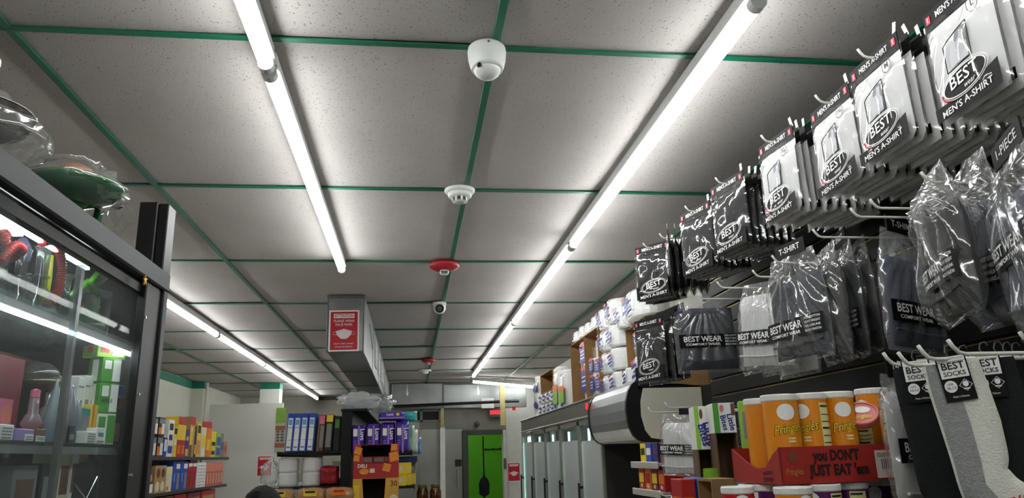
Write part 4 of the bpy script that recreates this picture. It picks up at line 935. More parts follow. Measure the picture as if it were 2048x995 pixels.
txt(lean, 'Pringles', .016, (0, 0, .1192), YELP, fit=.040, bold=.02, shear=.15, warp=_lw(-.002, -.010)); disc(lean, .015, .009, (0, 0, .1190), WHITE, 'white_oval', 14, warp=_lw(.002, .009))
# the cans the tray stands on
for k, (u, v, c_, yw, lab) in enumerate(((1474, 972, 'red', 20, 'red chip can at the outer end of the lower row'), (1508, 967, 'red', 10, 'red chip can second in the lower row'), (1540, 967, 'purple', 60, 'purple chip can beside the red cans in the lower row'), (1585, 973, 'orange', 40, 'orange chip can under the red tray'),
        (1643, 967, 'purple', -40, 'purple chip can next to the orange one under the tray'), (1698, 963, 'purple', -70, 'purple chip can under the middle of the tray lettering'), (1752, 957, 'purple', -20, 'purple chip can below the white price sticker'))):
    p = onz(u, v, 1.531); chip_can(lab, (p.x, p.y, 1.4005), c_, radians(yw-25), .029 if k < 3 else .0315, .131)
for k, (lx, ly) in enumerate(((.07, .10), (.16, .10), (.25, .10))):
    p = Vector((tp.x, tp.y, 1.4005))+Rz@Vector((lx, ly, 0)); chip_can('purple chip can hidden in the second row beneath the red tray', p, 'purple', 0, .0315, .132, 'purple cans beneath the tray')
# little muffin cartons and open cartons
def muffin_box(label, uL, uR, vT, vB, y, d_=.10, c1='lime', c2='white', yaw=0., wide=None):
    a = ony(uL, vT, y); b = ony(uR, vB, y); w_ = wide or (b.x-a.x); h_ = a.z-1.40
    t = thing('muffin_carton', label, 'box', (a.x+w_/2, y+d_/2, 1.40), radians(-12))
    hb = a.z-ony((uL+uR)/2, vB, y).z
    MB().b2((-w_/2, 0, h_-hb), (w_/2, d_, h_), .001).build('carton_top', C[c2], t)
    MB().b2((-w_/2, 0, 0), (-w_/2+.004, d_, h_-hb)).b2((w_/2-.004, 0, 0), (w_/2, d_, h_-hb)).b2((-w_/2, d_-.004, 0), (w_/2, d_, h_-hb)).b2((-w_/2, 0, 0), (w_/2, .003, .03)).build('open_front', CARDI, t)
    plate(t, w_*.26, hb, (-w_*.37, -.0008, h_-hb/2), C[c1], 'printed_edge', .0008); plate(t, w_*.16, hb*.4, (w_*.40, -.0008, h_-hb*.22), C['teal'] if c1 == 'lime' else C['brown'], 'printed_edge', .0008)
    txt(t, 'Little', hb*.26, (w_*.27, -.0014, h_-hb*.64), BLUEP, bold=.02, rot=(0, radians(80), 0), fit=hb*.55); txt(t, 'Bites', hb*.26, (-w_*.04, -.0014, h_-hb*.66), BLUEP, bold=.02, rot=(0, radians(80), 0), fit=hb*.5)
    disc(t, w_*.1, hb*.12, (-w_*.1, -.0012, h_-hb*.18), C['brown'] if c1 == 'lime' else C['pink'], 'printed_picture', 12)
    return t
muffin_box('white and green muffin carton with blue words beside the small white shirt bag', 1400, 1441, 810, 898, 2.12, c1='lime')
muffin_box('white and teal muffin carton with blue words next to the chip cans', 1439, 1488, 803, 864, 2.02, c1='green')
gbox('snack_carton', 'green snack carton with a pale label standing beside the orange chip cans', 'box', (ony(1503, 880, 1.70).x, 1.70, 1.40), .045, .05, ony(1500, 802, 1.70).z-1.40, radians(-22), 'lime', ((.15, .6, .72, .92, 'grey'), (.1, .9, .25, .65, 'brown')))
for k, (u, v, y, lab, c_) in enumerate(((1421, 943, 2.06, 'small green muffin pouch poking out of the cartons', 'lime'), (1487, 938, 1.84, 'small green and blue muffin pouch beside the chip tray', 'sky'))):
    p = ony(u, v, y); t = thing('muffin_pouch', lab, 'pouch', (p.x, y, 1.4), radians(20))
    hh_ = p.z-1.40+.01
    MB().sheet(lambda a, c: ((a-.5)*.07*(1-.25*c), -.018*sin(pi*a)*(1-c*.8), c*hh_), 8, 8).sheet(lambda a, c: ((a-.5)*.07*(1-.25*c), .018*sin(pi*a)*(1-c*.8), c*hh_), 8, 8).build('pouch', C[c_], t, smooth=True)
    plate(t, .05, .02, (0, -.018, hh_*.7), WHITE, 'printed_panel', .0006)
xr = ony(1395, 975, 2.08).x
gbox('cracker_box', 'red cracker box standing low beside the open cartons', 'box', (xr-.020, 2.14, 1.40), .04, .09, .120, 0, 'red', ((.1, .8, .2, .6, 'orange'),))
gbox('cracker_box', 'blue cracker box standing low beside the red one', 'box', (xr+.026, 2.14, 1.40), .045, .11, .122, 0, 'blue', ((.15, .85, .35, .75, 'grey'), (.3, .9, .05, .3, 'cream')))
t = open_carton('small open brown carton standing before the muffin cartons', 1.90, 2.0, 1.40, 1.525, ony(1425, 980, 1.9).x, .07)
# ================================================================ middle gondola
BLK = mat('black_gondola', (18, 18, 19), .5, var=.2, spec=.3)
gd = thing('gondola', 'tall black double-sided shelf unit in the middle of the shop', 'shelf', (-.5, 6.0, 0))
MB().b2((-.035, 0, 0), (.045, 3.0, 1.965), .004).build('back_panel', BLK, gd)
MB().b2((-.045, 0, 1.965), (.16, 3.0, 1.985), .004).build('top_board', BLK, gd)
for z_, a, b in ((1.655, -.50, .50), (1.40, -.56, .52), (1.12, -.60, .80)):
    s_ = MB().b2((a, 0, z_), (-.035, 3.0, z_+.018), .003).build('shelf_board', BLK, gd); MB().b2((a-.008, 0, z_-.014), (a, 3.0, z_+.022)).build('price_rail', BLK, s_)
    s_ = MB().b2((.045, 0, z_-.02), (b, 3.0, z_), .003).build('shelf_board', BLK, gd); MB().b2((b, 0, z_-.03), (b+.008, 3.0, z_+.004)).build('price_rail', BLK, s_)
MB().b2((-.62, 0, 0), (.80, 3.0, .2)).build('base', BLK, gd)
ZS = 1.674
# cereal boxes seen by their spines
cx = [ony(u, 880, 6.0).x for u in (577, 591, 605, 620)]
for k, x in enumerate(cx):
    gbox('cereal_box', ['blue cereal box at the outer end of the shelf', 'blue cereal box second from the outer end of the shelf', 'blue cereal box third from the outer end of the shelf', 'blue cereal box beside the dark boxes'][k], 'box', (x, 6.10, ZS), .052, .19, .285, 0, 'blue', ((.12, .80, .03, .88, 'white'), (.12, .80, .62, .64, 'sky'), (.12, .80, .30, .31, 'grey'), (.2, .7, .1, .14, 'grey'), (.2, .7, .70, .84, 'sky')), tilt=(0, radians(3)), side=False)
gbox('cereal_box', 'pink and brown cereal box leaning beside the blue ones', 'box', (ony(640, 880, 6.0).x, 6.10, ZS), .045, .19, .27, 0, 'brown', ((.1, .9, .75, .98, 'pink'), (.3, .9, .1, .7, 'grey')), tilt=(0, radians(3)))
gbox('cereal_box', 'dark cereal box with a yellow top in the middle of the shelf', 'box', (ony(655, 880, 6.0).x, 6.10, ZS), .055, .19, .27, 0, 'black', ((.05, .95, .80, .99, 'yellow'), (.15, .85, .1, .75, 'grey')), tilt=(0, radians(3)))
gbox('cereal_box', 'plain dark cereal box beside the black upright', 'box', (ony(671, 880, 6.0).x, 6.12, ZS), .045, .19, .26, 0, 'black', ((.15, .85, .65, .9, 'green'),), tilt=(0, radians(2)))
# nappy packs on the other side
NAP = mat('purple_pack_film', (74, 38, 158), .3, var=.08, vs=6, bump=.15, bs=14)
def soft_pack(name, label, cat, loc, w_, d_, h_, m_, rz=0., seed=0, tilt=(0, 0)):
    t = thing(name, label, cat, loc, rz, None, tilt); b = MB(); o = seed*2.3
    def mk(sg):
        def fn(a, c):
            e = (1-abs(2*a-1)**7)**.45*(1-abs(2*c-1)**8)**.45
            return ((a-.5)*w_*(1+.03*noise.noise((c*4+o, 0, o))), sg*d_/2*e+.006*noise.noise((a*4+o, c*5, sg)), c*h_+.004*noise.noise((a*5, o, c*3)))
        return fn
    b.sheet(mk(-1), 12, 12).sheet(mk(1), 12, 12).build('wrapped_pack', m_, t, smooth=True); return t
ZR = 1.637
for k, (a, b) in enumerate(((702, 731), (731, 761), (761, 790), (790, 819))):
    x0, x1 = ony(a, 880, 5.98).x, ony(b, 880, 5.98).x; w_ = x1-x0-.004
    t = soft_pack('nappy_pack', ['purple nappy pack against the black upright', 'purple nappy pack second from the upright', 'purple nappy pack third from the upright', 'purple nappy pack at the outer edge of the shelf'][k], 'pack', ((x0+x1)/2, 6.10, ZR), w_, .24, .225+.008*k, NAP, 0, k)
    plate(t, w_*.13, .21, (.004, -.123, .112), C['lav'], 'pale_stripe', .001); plate(t, w_*.3, .055, (-w_*.22, -.1235, .165), WHITE, 'white_label', .001)
    txt(t, 'Luvs', .045, (w_*.28, -.1242, .150), WHITE, bold=.02, rot=(0, radians(90), 0), fit=.085)
    for q in range(3): plate(t, w_*.22, .006, (-w_*.22, -.1235, .10-.018*q), C['lav'], 'print_line', .001)
x0, x1 = ony(756, 840, 5.98).x, ony(809, 840, 5.98).x
t = soft_pack('nappy_pack', 'purple nappy pack lying flat on top of the upright ones', 'pack', ((x0+x1)/2, 6.10, ZR+.252), x1-x0, .22, .068, NAP, 0, 9)
plate(t, (x1-x0)*.9, .012, (0, -.114, .018), C['lav'], 'pale_stripe', .001); disc(t, .014, .012, (.05, -.1145, .045), YELP, 'yellow_mark', 10); txt(t, 'Luvs', .03, (-.01, -.1145, .045), WHITE, bold=.02)
soft_pack('wipes_pack', 'teal wrapped pack lying behind the flat purple pack', 'pack', (ony(818, 840, 6.1).x-.02, 6.33, ZR+.252), .17, .2, .085, mat('teal_pack_film', (56, 160, 160), .3, var=.15, vs=12), 0, 4)
for k, (u, c_, h_, lab) in enumerate(((824, (150, 190, 160), .225, 'pale green wrapped pack at the end of the nappy shelf'), (831, (214, 206, 196), .20, 'white wrapped pack with red print at the end of the nappy shelf'), (838, (96, 140, 200), .14, 'small blue wrapped pack at the end of the nappy shelf'))):
    soft_pack('nappy_pack', lab, 'pack', (ony(u, 880, 6.3+.22*k).x-.03, 6.36+.24*k, ZR), .10, .20, h_, mat('pack_film_%d' % k, c_, .3, var=.25, vs=16), 0, 20+k)
# bag heap on the top board
BAGW = clear('milky_bag_film', (240, 242, 242), refl=.06, rough=.2, haze=.75, bump=.3, bs=20)
def heap(label, loc, sx, sy, sz, m_, seed, name='plastic_bag', rough=.35):
    def fn(a, c):
        n_ = 1+rough*noise.noise((3*cos(2*pi*a)*sin(pi*c)+seed, 3*sin(2*pi*a)*sin(pi*c), 3*cos(pi*c)))+.5*rough*noise.noise((7*cos(2*pi*a)*sin(pi*c)+seed, 7*sin(2*pi*a)*sin(pi*c), 7*cos(pi*c)))
        return (sx*cos(2*pi*a)*sin(pi*c)*n_, sy*sin(2*pi*a)*sin(pi*c)*n_, max(0, sz-sz*cos(pi*c)*n_))
    return tag(MB().sheet(fn, 30, 18).build(name, m_, None, loc, smooth=True), label, 'bag')
pb = ony(722, 825, 6.15)
hb_ = heap('heap of white plastic carrier bags on top of the black gondola', (pb.x-.02, 6.22, 1.985), .16, .17, .072, BAGW, 3.)
heap('clear knotted plastic bag beside the white carrier bags on the gondola', (pb.x+.13, 6.58, 1.985), .11, .15, .075, clear('clear_bag_film', refl=.08, rough=.1, haze=.22, bump=.4, bs=16), 8., 'clear_bag', .5)
# lower left shelf: wrapped paper rolls and a red bag
ZL = 1.42
for k, (a, b) in enumerate(((553, 592), (601, 641))):
    x0, x1 = ony(a, 935, 5.98).x, ony(b, 935, 5.98).x
    for q in range(2):
        t = thing('towel_pack', [['lower wrapped white roll pack nearest the partition', 'upper wrapped white roll pack nearest the partition'], ['lower wrapped white roll pack beside the red bag', 'upper wrapped white roll pack beside the red bag']][k][q], 'paper pack', ((x0+x1)/2, 6.10, ZL+q*.105))
        r_ = (x1-x0)/2
        MB().lathe([(r_*.2, .0), (r_*.9, .0), (r_, .012), (r_, .09), (r_*.9, .101), (r_*.25, .101)], 22, (0, 0, 0), 1, 1.1).build('paper_roll', PAPER, t, smooth=False)
        MB().sheet(lambda a_, c: (1.06*r_*cos(2*pi*a_)*(1+.06*noise.noise((a_*9, c*3, k+q))), 1.16*r_*sin(2*pi*a_)*(1+.06*noise.noise((a_*9, c*3, k))), .004+.097*c), 24, 5).build('film', FILM2, t, smooth=True)
heap('loose clear wrap bunched beside the white roll packs', (ony(540, 930, 5.98).x-.02, 6.10, ZL), .06, .10, .10, clear('clear_bag_film', refl=.08, rough=.1), 14., 'clear_wrap', .4)
t = soft_pack('red_bag', 'red plastic bag with a silver top under the dark cereal boxes', 'bag', (ony(657, 940, 5.98).x, 6.08, ZL), .14, .14, .145, mat('red_bag_film', (150, 26, 36), .3, var=.2, vs=10, bump=.2, bs=12), 0, 6)
MB().b2((.02, -.03, .14), (.08, .01, .175)).build('silver_top', CHROME, t)
# end display: a stand with a wire basket, bread bags, two display boxes
WIRE = mat('black_wire', (14, 14, 15), .4)
es = thing('end_display', 'black wire display stand before the gondola end', 'stand', (-.55, 5.40, 0))
MB().b2((-.62, -.17, 1.18), (.52, .25, 1.20)).build('tray_board', BLK, es)
for yy in (-.18, .25):
    for z_ in (1.23, 1.27): MB().tube([(-.62, yy, z_), (.52, yy, z_)], .004, 6).build('rail', WIRE, es)
for k in range(24): x = -.62+1.14*k/23; MB().tube([(x, -.18, 1.19), (x, -.18, 1.275)], .0025, 5).build('wire', WIRE, es)
for x in (-.6, .5):
    for yy in (-.15, .23): MB().b2((x-.015, yy-.015, 0), (x+.015, yy+.015, 1.18)).build('leg', BLK, es)
BREAD = mat('bread_crust', (170, 122, 70), .8, var=.2, vs=18, bump=.2, bs=40)
FILMB = clear('bread_bag_film', refl=.06, rough=.1, bump=.4, bs=24)
for k, (u, c1, lab) in enumerate(((560, 'yellow', 'bagged bread with a yellow label nearest the partition'), (622, 'yellow', 'bagged bread with a yellow label in the middle of the basket'), (678, 'orange', 'bagged bread with an orange and red label beside the display boxes'))):
    x = ony(u, 975, 5.34).x
    for q in range(2):
        t = thing('bread_bag', lab if q else lab.replace('bagged bread', 'lower bagged bread'), 'bread', (x+.006*q, 5.34, 1.201+.117*q))
        MB().sheet(lambda a, c: (.093*(2*c-1), .075*cos(2*pi*a)*(1-abs(2*c-1)**6)**.4, .056+.054*sin(2*pi*a)*(1-abs(2*c-1)**6)**.4+.004*noise.noise((a*6, c*8, k))), 20, 16).build('loaf', BREAD, t, smooth=True)
        MB().sheet(lambda a, c: (.100*(2*c-1), .080*cos(2*pi*a)*(1-abs(2*c-1)**8)**.35+.005*noise.noise((a*9, c*12, k+q)), .058+.057*sin(2*pi*a)*(1-abs(2*c-1)**8)**.35), 20, 18).build('film', FILMB, t, smooth=True)
        plate(t, .085, .036, (0, -.083, .080), C[c1], 'label_patch', .001); plate(t, .065, .012, (0, -.0842, .088), C['red'] if c1 == 'orange' else C['black'], 'label_words', .001)
xa, xb = ony(707, 920, 5.42).x, ony(797, 920, 5.42).x; zt_, zm = ony(750, 888, 5.42).z, ony(750, 955, 5.42).z
def display_box(label, x0, x1, z0, z1, m_, orange, hole, y=5.42, d_=.20):
    t = thing('display_box', label, 'box', ((x0+x1)/2, y, z0)); w_ = x1-x0; h_ = z1-z0
    MB().b2((-w_/2, d_-.004, 0), (w_/2, d_, h_)).b2((-w_/2, 0, 0), (-w_/2+.004, d_, h_)).b2((w_/2-.004, 0, 0), (w_/2, d_, h_)).b2((-w_/2, 0, 0), (w_/2, d_, .004)).build('box_shell', m_, t)
    P = [(-w_/2, 0), (w_/2, 0), (w_/2, h_), (hole[1]*w_, h_), (hole[1]*w_*.78, hole[2]*h_), (hole[0]*w_*.78, hole[2]*h_), (hole[0]*w_, h_), (-w_/2, h_)]
    MB().prism(P, -.004, 0, 'y').build('cut_front', m_, t); MB().b2((-w_/2, 0, h_-.003), (w_/2, d_, h_)).build('lid_flap', m_, t); MB().b2((-w_/2+.005, .01, .005), (-w_/2+.007, d_-.005, h_-.004)).b2((w_/2-.007, .01, .005), (w_/2-.005, d_-.005, h_-.004)).b2((-w_/2+.007, d_-.007, .005), (w_/2-.007, d_-.005, h_-.004)).build('dark_lining', mat('dark_box_lining', (30, 22, 20), .9), t)  # dark inner panels added to paint the shade inside the box
    return t, w_, h_
t, w_, h_ = display_box('red cracker display box with orange squares and a cut out front', xa, xb, zm, zt_, mat('red_display_card', (170, 34, 38), .5, var=.08), True, (-.34, .34, .42))
for x_, z_, s, r in ((-.40, .82, .16, .3), (-.44, .60, .13, .1), (.42, .62, .20, -.2), (.24, .30, .17, .25), (.40, .92, .14, 0.)):
    plate(t, w_*s, w_*s, (max(-w_/2+w_*s*.52, min(w_/2-w_*s*.52, x_*w_)), -.0052, min(z_*h_, h_-w_*s*.52)), mat('cracker_orange', (226, 140, 40), .6, var=.1, vs=30), 'cracker_picture', .0012, (0, r, 0))
disc(t, w_*.11, h_*.09, (-w_*.26, -.0052, h_*.20), mat('cracker_orange', (226, 140, 40), .6), 'cracker_picture', 12); plate(t, w_*.11, h_*.13, (-w_*.08, -.0054, h_*.22), C['cream'], 'white_badge', .001)
txt(t, 'DELI', .032, (-w_*.30, -.0056, h_*.36), WHITE, bold=.02, fit=w_*.2)
for k, (x_, r) in enumerate(((-.07, .3), (.02, -.4), (.09, .5))):
    gbox('cracker_packet', ['red cracker packet standing in the display box, outer', 'red cracker packet with silver edge in the display box middle', 'red cracker packet leaning in the display box'][k], 'packet', (xa+w_/2+x_, 5.50, zm+.004), .085, .03, h_*.62, r*.4, 'red', ((.1, .9, .75, .95, 'grey'),))
zb0 = 1.201
t, w2, h2 = display_box('orange display box with the number thirty under the red one', xa, xb, zb0, zm-.002, mat('orange_display_card', (212, 158, 60), .5, var=.1), True, (-.30, .22, .10))
txt(t, '30', .05, (w2*.40, -.0052, h2*.86), C['brown'], bold=.02); disc(t, w2*.09, h2*.1, (w2*.40, -.0050, h2*.5), C['cream'], 'round_badge', 14); plate(t, w2*.14, h2*.5, (-w2*.42, -.0050, h2*.6), C['yellow'], 'yellow_panel', .001)
for k in range(2): heap(['olive snack bag inside the orange display box', 'grey snack bag inside the orange display box'][k], (xa+.11+.12*k, 5.52, zb0+.004), .05, .04, .06, mat(['olive_wrap', 'grey_wrap'][k], [(120, 112, 60), (130, 130, 124)][k], .3, var=.2, vs=30), 3+k, 'snack_bag', .3)
# lower right shelf: yellow and blue boxes, amber jars
ZQ = 1.40
for k, (u, y) in enumerate(((806, 5.98), (817, 6.1), (826, 6.25))):
    x = ony(u, 950, y).x
    for q in range(2): gbox('tea_box', [['lower yellow box next to the orange display box', 'upper yellow box next to the orange display box'], ['lower yellow box in the middle of the low shelf', 'upper yellow box in the middle of the low shelf'], ['lower yellow box at the edge of the low shelf', 'upper pale box at the edge of the low shelf']][k][q], 'box', (x-.02, y+.08, ZQ+.0+.085*q), .085, .12, .084, 0, 'yellow' if not (k == 2 and q) else 'grey', ((.25, .75, .25, .75, 'cream', 'o'),))
gbox('blue_box', 'flat blue box lying on the yellow boxes', 'box', (ony(818, 930, 6.0).x-.03, 6.24, ZQ+.17), .19, .2, .045, 0, 'navy', ((.1, .7, .3, .7, 'blue'),))
AMB = clear('amber_jar_glass', (196, 150, 60), refl=.08, rough=.05)
for k, (u, lab) in enumerate(((845, 'amber pickle jar beside the yellow boxes'), (871, 'amber pickle jar at the outer edge of the low deck'))):
    x = ony(u, 980, 6.2).x; t = thing('pickle_jar', lab, 'jar', (x, 6.2, 1.121))
    MB().lathe([(.035, 0), (.045, .01), (.045, .22), (.036, .245), (.034, .255)], 20).build('jar_body', AMB, t, smooth=True)
    MB().lathe([(.03, .01), (.042, .014), (.042, .20), (0, .202)], 16).build('contents', mat('brown_brine', (110, 84, 40), .4, var=.3, vs=30), t)
    MB().lathe([(.037, .255), (.038, .272), (.036, .276), (0, .276)], 20).build('lid', mat('jar_lid', (120, 110, 70), .35, .5), t); MB().lathe([(.0455, .07), (.0455, .17)], 20).build('label_band', C['yellow'] if k else C['brown'], t)
# ================================================================ wall shelf along the left wall
WX = -2.46
ls = thing('grocery_shelf', 'long dark wall shelf with boxed food below the teal band', 'shelf', (XL+.02, 7.3, 0))
SHM = mat('dark_grey_shelf', (66, 64, 62), .45, .3, var=.1)
WL = 3.56; WD = .55
MB().b2((0, 0, 0), (.02, WL, 1.86)).build('back_panel', SHM, ls)
for z_, L in ((1.668, WL), (1.325, WL-.03), (.98, WL-.06)):
    s_ = MB().b2((.02, 0, z_), (WD, L, z_+.018), .003).build('shelf_board', SHM, ls); MB().b2((WD, 0, z_-.012), (WD+.008, L, z_+.022), .002).build('price_rail', SHM, s_)
for yy in (.02, 1.8, WL-.03): MB().b2((.02, yy, 0), (.06, yy+.03, 1.84)).build('upright', BLKM, ls)
def shelf_item(u0, u1, vT, z0, base, prints, label, d_=.14, name='food_box', cat='box', group=None, vB=None, n=1):
    y1, y0 = onx(u0, 900, WX).y, onx(u1, 900, WX).y
    y0, y1 = min(y0, y1), max(y0, y1); zt = onx((u0+u1)/2, vT, WX).z
    w_ = (y1-y0)/n
    for k in range(n):
        lab = label[k] if isinstance(label, (list, tuple)) else label
        gbox(name, lab, cat, (WX-d_/2-.02, y0+w_*(k+.5), z0), w_*.95, d_, max(.03, min(zt, 1.30 if z0 < 1.1 else 9)-z0), radians(90), base, prints, group, side=False)
Z_A, Z_B, Z_C = 1.687, 1.344, .999
za = onx(318, 870, WX).z
for a, b in ((303, 316), (317, 330)):
    lo = 'black and white meal box in the lower layer on the wall shelf'; up = 'black and white meal box in the upper layer on the wall shelf'
    shelf_item(a, b, 871, Z_A, 'black', ((.05, .95, .08, .5, 'orange'), (.5, .95, .1, .72, 'white'), (.1, .9, .66, .92, 'grey'), (.1, .5, .2, .42, 'orange', 'o')), lo, group='meal boxes on the wall shelf')
    shelf_item(a, b, 833, za+.001, 'black', ((.05, .95, .08, .45, 'orange'), (.5, .95, .1, .68, 'white'), (.1, .9, .66, .92, 'grey'), (.1, .5, .2, .42, 'orange', 'o')), up, group='meal boxes on the wall shelf')
shelf_item(331, 337, 874, Z_A, 'blue', ((.1, .9, .3, .9, 'white'),), 'blue and white carton low beside the meal boxes')
shelf_item(337.5, 349, 838, Z_A, 'white', ((.1, .9, .1, .3, 'blue'), (.2, .8, .45, .6, 'navy'), (.15, .85, .72, .9, 'black')), 'tall white carton with blue and dark print beside the meal boxes')
shelf_item(349.5, 356, 852, Z_A, 'yellow', ((.1, .9, .4, .6, 'white'), (.1, .9, .75, .95, 'black')), 'yellow carton between the white carton and the red topped boxes')
shelf_item(356.5, 373, 832, Z_A, 'yellow', ((0, 1, .80, 1, 'red'), (.0, 1, .0, .42, 'red'), (.2, .9, .08, .3, 'orange')), ['tall yellow box with red top second of three', 'tall yellow box with red top first of three'], n=2)
shelf_item(373.5, 380, 858, Z_A, 'purple', ((.1, .9, .05, .3, 'yellow'), (.2, .8, .6, .75, 'yellow')), 'purple box among the yellow boxes of the wall shelf')
shelf_item(380.5, 391, 832, Z_A, 'tan', ((0, 1, .80, 1, 'red'), (.1, .6, .3, .75, 'yellow'), (.1, .5, .0, .3, 'brown')), 'tall tan box with red top beside the purple box')
shelf_item(391.5, 395, 850, Z_A, 'navy', ((.1, .9, .1, .4, 'yellow'),), 'narrow navy box beside the tan box with red top')
shelf_item(395.5, 403, 846, Z_A, 'yellow', ((.1, .9, .72, .95, 'black'), (.1, .9, .1, .5, 'salmon')), 'yellow box with dark label on the wall shelf')
shelf_item(403.5, 414, 842, Z_A, 'cream', ((0, 1, .84, 1, 'red'), (.1, .9, .3, .6, 'yellow'), (.2, .8, .05, .25, 'white')), 'pale box with red top and yellow picture on the wall shelf')
shelf_item(414.5, 424, 842, Z_A, 'orange', ((0, 1, .82, 1, 'red'), (.1, .9, .2, .5, 'yellow')), 'orange box with red top on the wall shelf')
shelf_item(424.5, 434, 862, Z_A, 'yellow', ((.1, .9, .45, .6, 'black'), (.1, .9, .1, .25, 'navy')), 'yellow box with dark bands toward the end of the wall shelf')
shelf_item(434.5, 444, 866, Z_A, 'lime', ((.1, .9, .5, .85, 'blue'), (.1, .9, .08, .4, 'blue')), 'green and blue box toward the end of the wall shelf')
shelf_item(444.5, 449, 866, Z_A, 'grey', ((.1, .9, .3, .6, 'purple'),), 'narrow grey box near the end of the wall shelf')
shelf_item(450, 457, 882, Z_A, 'tan', ((.2, .8, .3, .8, 'red', 'o'),), 'small tan bottle shaped box at the end of the wall shelf')
shelf_item(293, 304, 928, Z_B, 'yellow', ((.1, .8, .3, .7, 'orange', 'o'), (0, 1, .86, .95, 'black')), 'yellow box beside the brown cookie box on the middle shelf')
shelf_item(304.5, 318, 938, Z_B, 'brown', ((.4, .9, .05, .4, 'white'), (.2, .7, .5, .8, 'salmon', 'o')), 'brown cookie box with white panel on the middle shelf')
shelf_item(318.5, 341, 930, Z_B, 'tan', ((.08, .46, .05, .42, 'cream', 'o'), (.54, .92, .05, .42, 'cream', 'o'), (.1, .45, .55, .9, 'brown', 'o'), (.55, .9, .55, .9, 'brown', 'o')), 'wide tan box with round cookies pictured on the middle shelf')
shelf_item(341.5, 353, 932, Z_B, 'cream', ((.1, .5, .05, .2, 'pink'),), 'plain cream box with a pink corner on the middle shelf')
shelf_item(353.5, 383, 922, Z_B, 'blue', ((.55, .9, .05, .6, 'grey'), (.4, .9, .75, .92, 'white'), (.15, .3, .3, .6, 'sky')), ['tall blue box beside the red boxes on the middle shelf', 'tall blue box beside the cream box on the middle shelf'], n=2)
shelf_item(383.5, 400, 924, Z_B, 'red', ((.05, .95, .85, .97, 'white'), (.3, .7, .1, .7, 'maroon')), ['red box with white top strip beside the striped carton', 'red box with white top strip beside the blue boxes'], n=2)
shelf_item(400.5, 419, 924, Z_B, 'white', tuple((.05, .95, .08+.13*q, .10+.13*q, 'lav') for q in range(7)), 'white carton with fine purple bands on the middle shelf')
shelf_item(419.5, 452, 924, Z_B, 'salmon', ((.15, .85, .05, .62, 'red'), (.35, .65, .1, .55, 'cream')), 'narrow salmon and red box in the row at the end of the middle shelf', n=6, group='salmon boxes on the middle shelf')
for k, (a, b, c_) in enumerate(((300, 330, 'maroon'), (331, 360, 'brown'), (361, 385, 'red'), (386, 412, 'maroon'), (413, 440, 'red'))):
    shelf_item(a, b, 982-4*k, Z_C, c_, ((.1, .9, .5, .8, 'tan'),), ['maroon box beside the brown box on the bottom wall shelf', 'brown box second along the bottom wall shelf', 'red box in the middle of the bottom wall shelf', 'maroon box fourth along the bottom wall shelf', 'red box at the end of the bottom wall shelf'][k])
# ================================================================ glass display case
CX, CB, CY0, CY1, CTOP = -.70, -1.15, .15, 2.17, 2.125
FR = mat('dark_grey_frame', (44, 47, 51), .42, .3, var=.12)
FRB = mat('black_frame', (16, 16, 18), .4, var=.2)
PANE = clear('case_glass', (242, 246, 246), refl=.006, rough=.012, haze=.045, edge=.05)
SGL = clear('shelf_glass', (206, 226, 220), refl=.01, rough=.12, haze=.06, edge=.08)
cs = thing('display_case', 'tall black framed glass display case full of glassware and boxes', 'display case', (CX, CY0, 0))
L = CY1-CY0; D = CB-CX
MB().b2((-.012, 0, CTOP-.052), (.016, L, CTOP), .004).build('top_rail', FR, cs)
MB().b2((-.030, 0, CTOP-.085), (-.010, L-.05, CTOP-.052), .002).build('door_track', FRB, cs)
MB().b2((D, 0, CTOP-.02), (-.012, L, CTOP)).build('top_panel', FRB, cs)
MB().b2((D, 0, 0), (D+.015, L, CTOP-.02)).build('back_panel', mat('case_back_panel', (84, 84, 82), .6, var=.12, vs=3), cs)
MB().b2((D+.015, L-.02, 0), (-.02, L, CTOP-.02)).build('end_panel', mat('case_end_panel', (66, 66, 66), .5, var=.12, vs=3), cs)
pst = MB().b2((-.02, L-.145, 0), (.004, L-.03, CTOP-.05), .003).build('corner_post', FRB, cs)
MB().b2((-.012, L-.03, 0), (.012, L+.004, CTOP-.04), .003).build('post_edge', mat('dark_post_edge', (24, 25, 27), .4, .3), cs)
for v_ in ((290, 634), (277, 788), (262, 950)):
    p = onx(*v_, CX+.005); MB().tube([(.004, p.y-CY0, p.z), (.008, p.y-CY0, p.z)], .004, 8).build('screw', CHROME, pst)
MB().b2((-.006, .02, .55), (-.001, L*.60, CTOP-.06)).build('sliding_pane', PANE, cs)
MB().b2((-.018, L*.52, .55), (-.013, L-.14, CTOP-.06)).build('sliding_pane', PANE, cs)
yb = onx(163, 640, CX).y-CY0
MB().b2((-.021, yb-.008, .55), (-.009, yb+.008, CTOP-.1)).build('pane_edge', clear('pane_edge_strip', (150, 160, 160), refl=.03, rough=.2, haze=.15), cs)
MB().b2((D, 0, 0), (-.02, L, .55)).build('base_cabinet', FRB, cs)
SA, SB, SCz = 1.915, 1.655, 1.43
for z_ in (SA, SB, SCz): MB().b2((D+.016, .01, z_-.008), (-.03, L-.025, z_)).build('glass_shelf', SGL, cs)
BRK = mat('shelf_bracket', (120, 122, 122), .4, .5)
for z_ in (SA, SB): MB().b2((-.05, .01, z_-.024), (-.032, L-.05, z_-.008)).build('shelf_rail', BRK, cs)
GLOWM = mat('case_led', (246, 252, 255), .5, var=0, emit=9)
y0 = onx(20, 425, -.78).y-CY0; y1 = onx(185, 545, -.78).y-CY0
MB().b2((-.098, .1, 2.070), (-.088, y1, 2.078)).build('led_strip', GLOWM, cs)
MB().b2((-.16, y1-.30, 2.090), (-.14, y1-.22, 2.098)).build('led_strip', GLOWM, cs)  # short glowing bar added to imitate a reflection in the glass
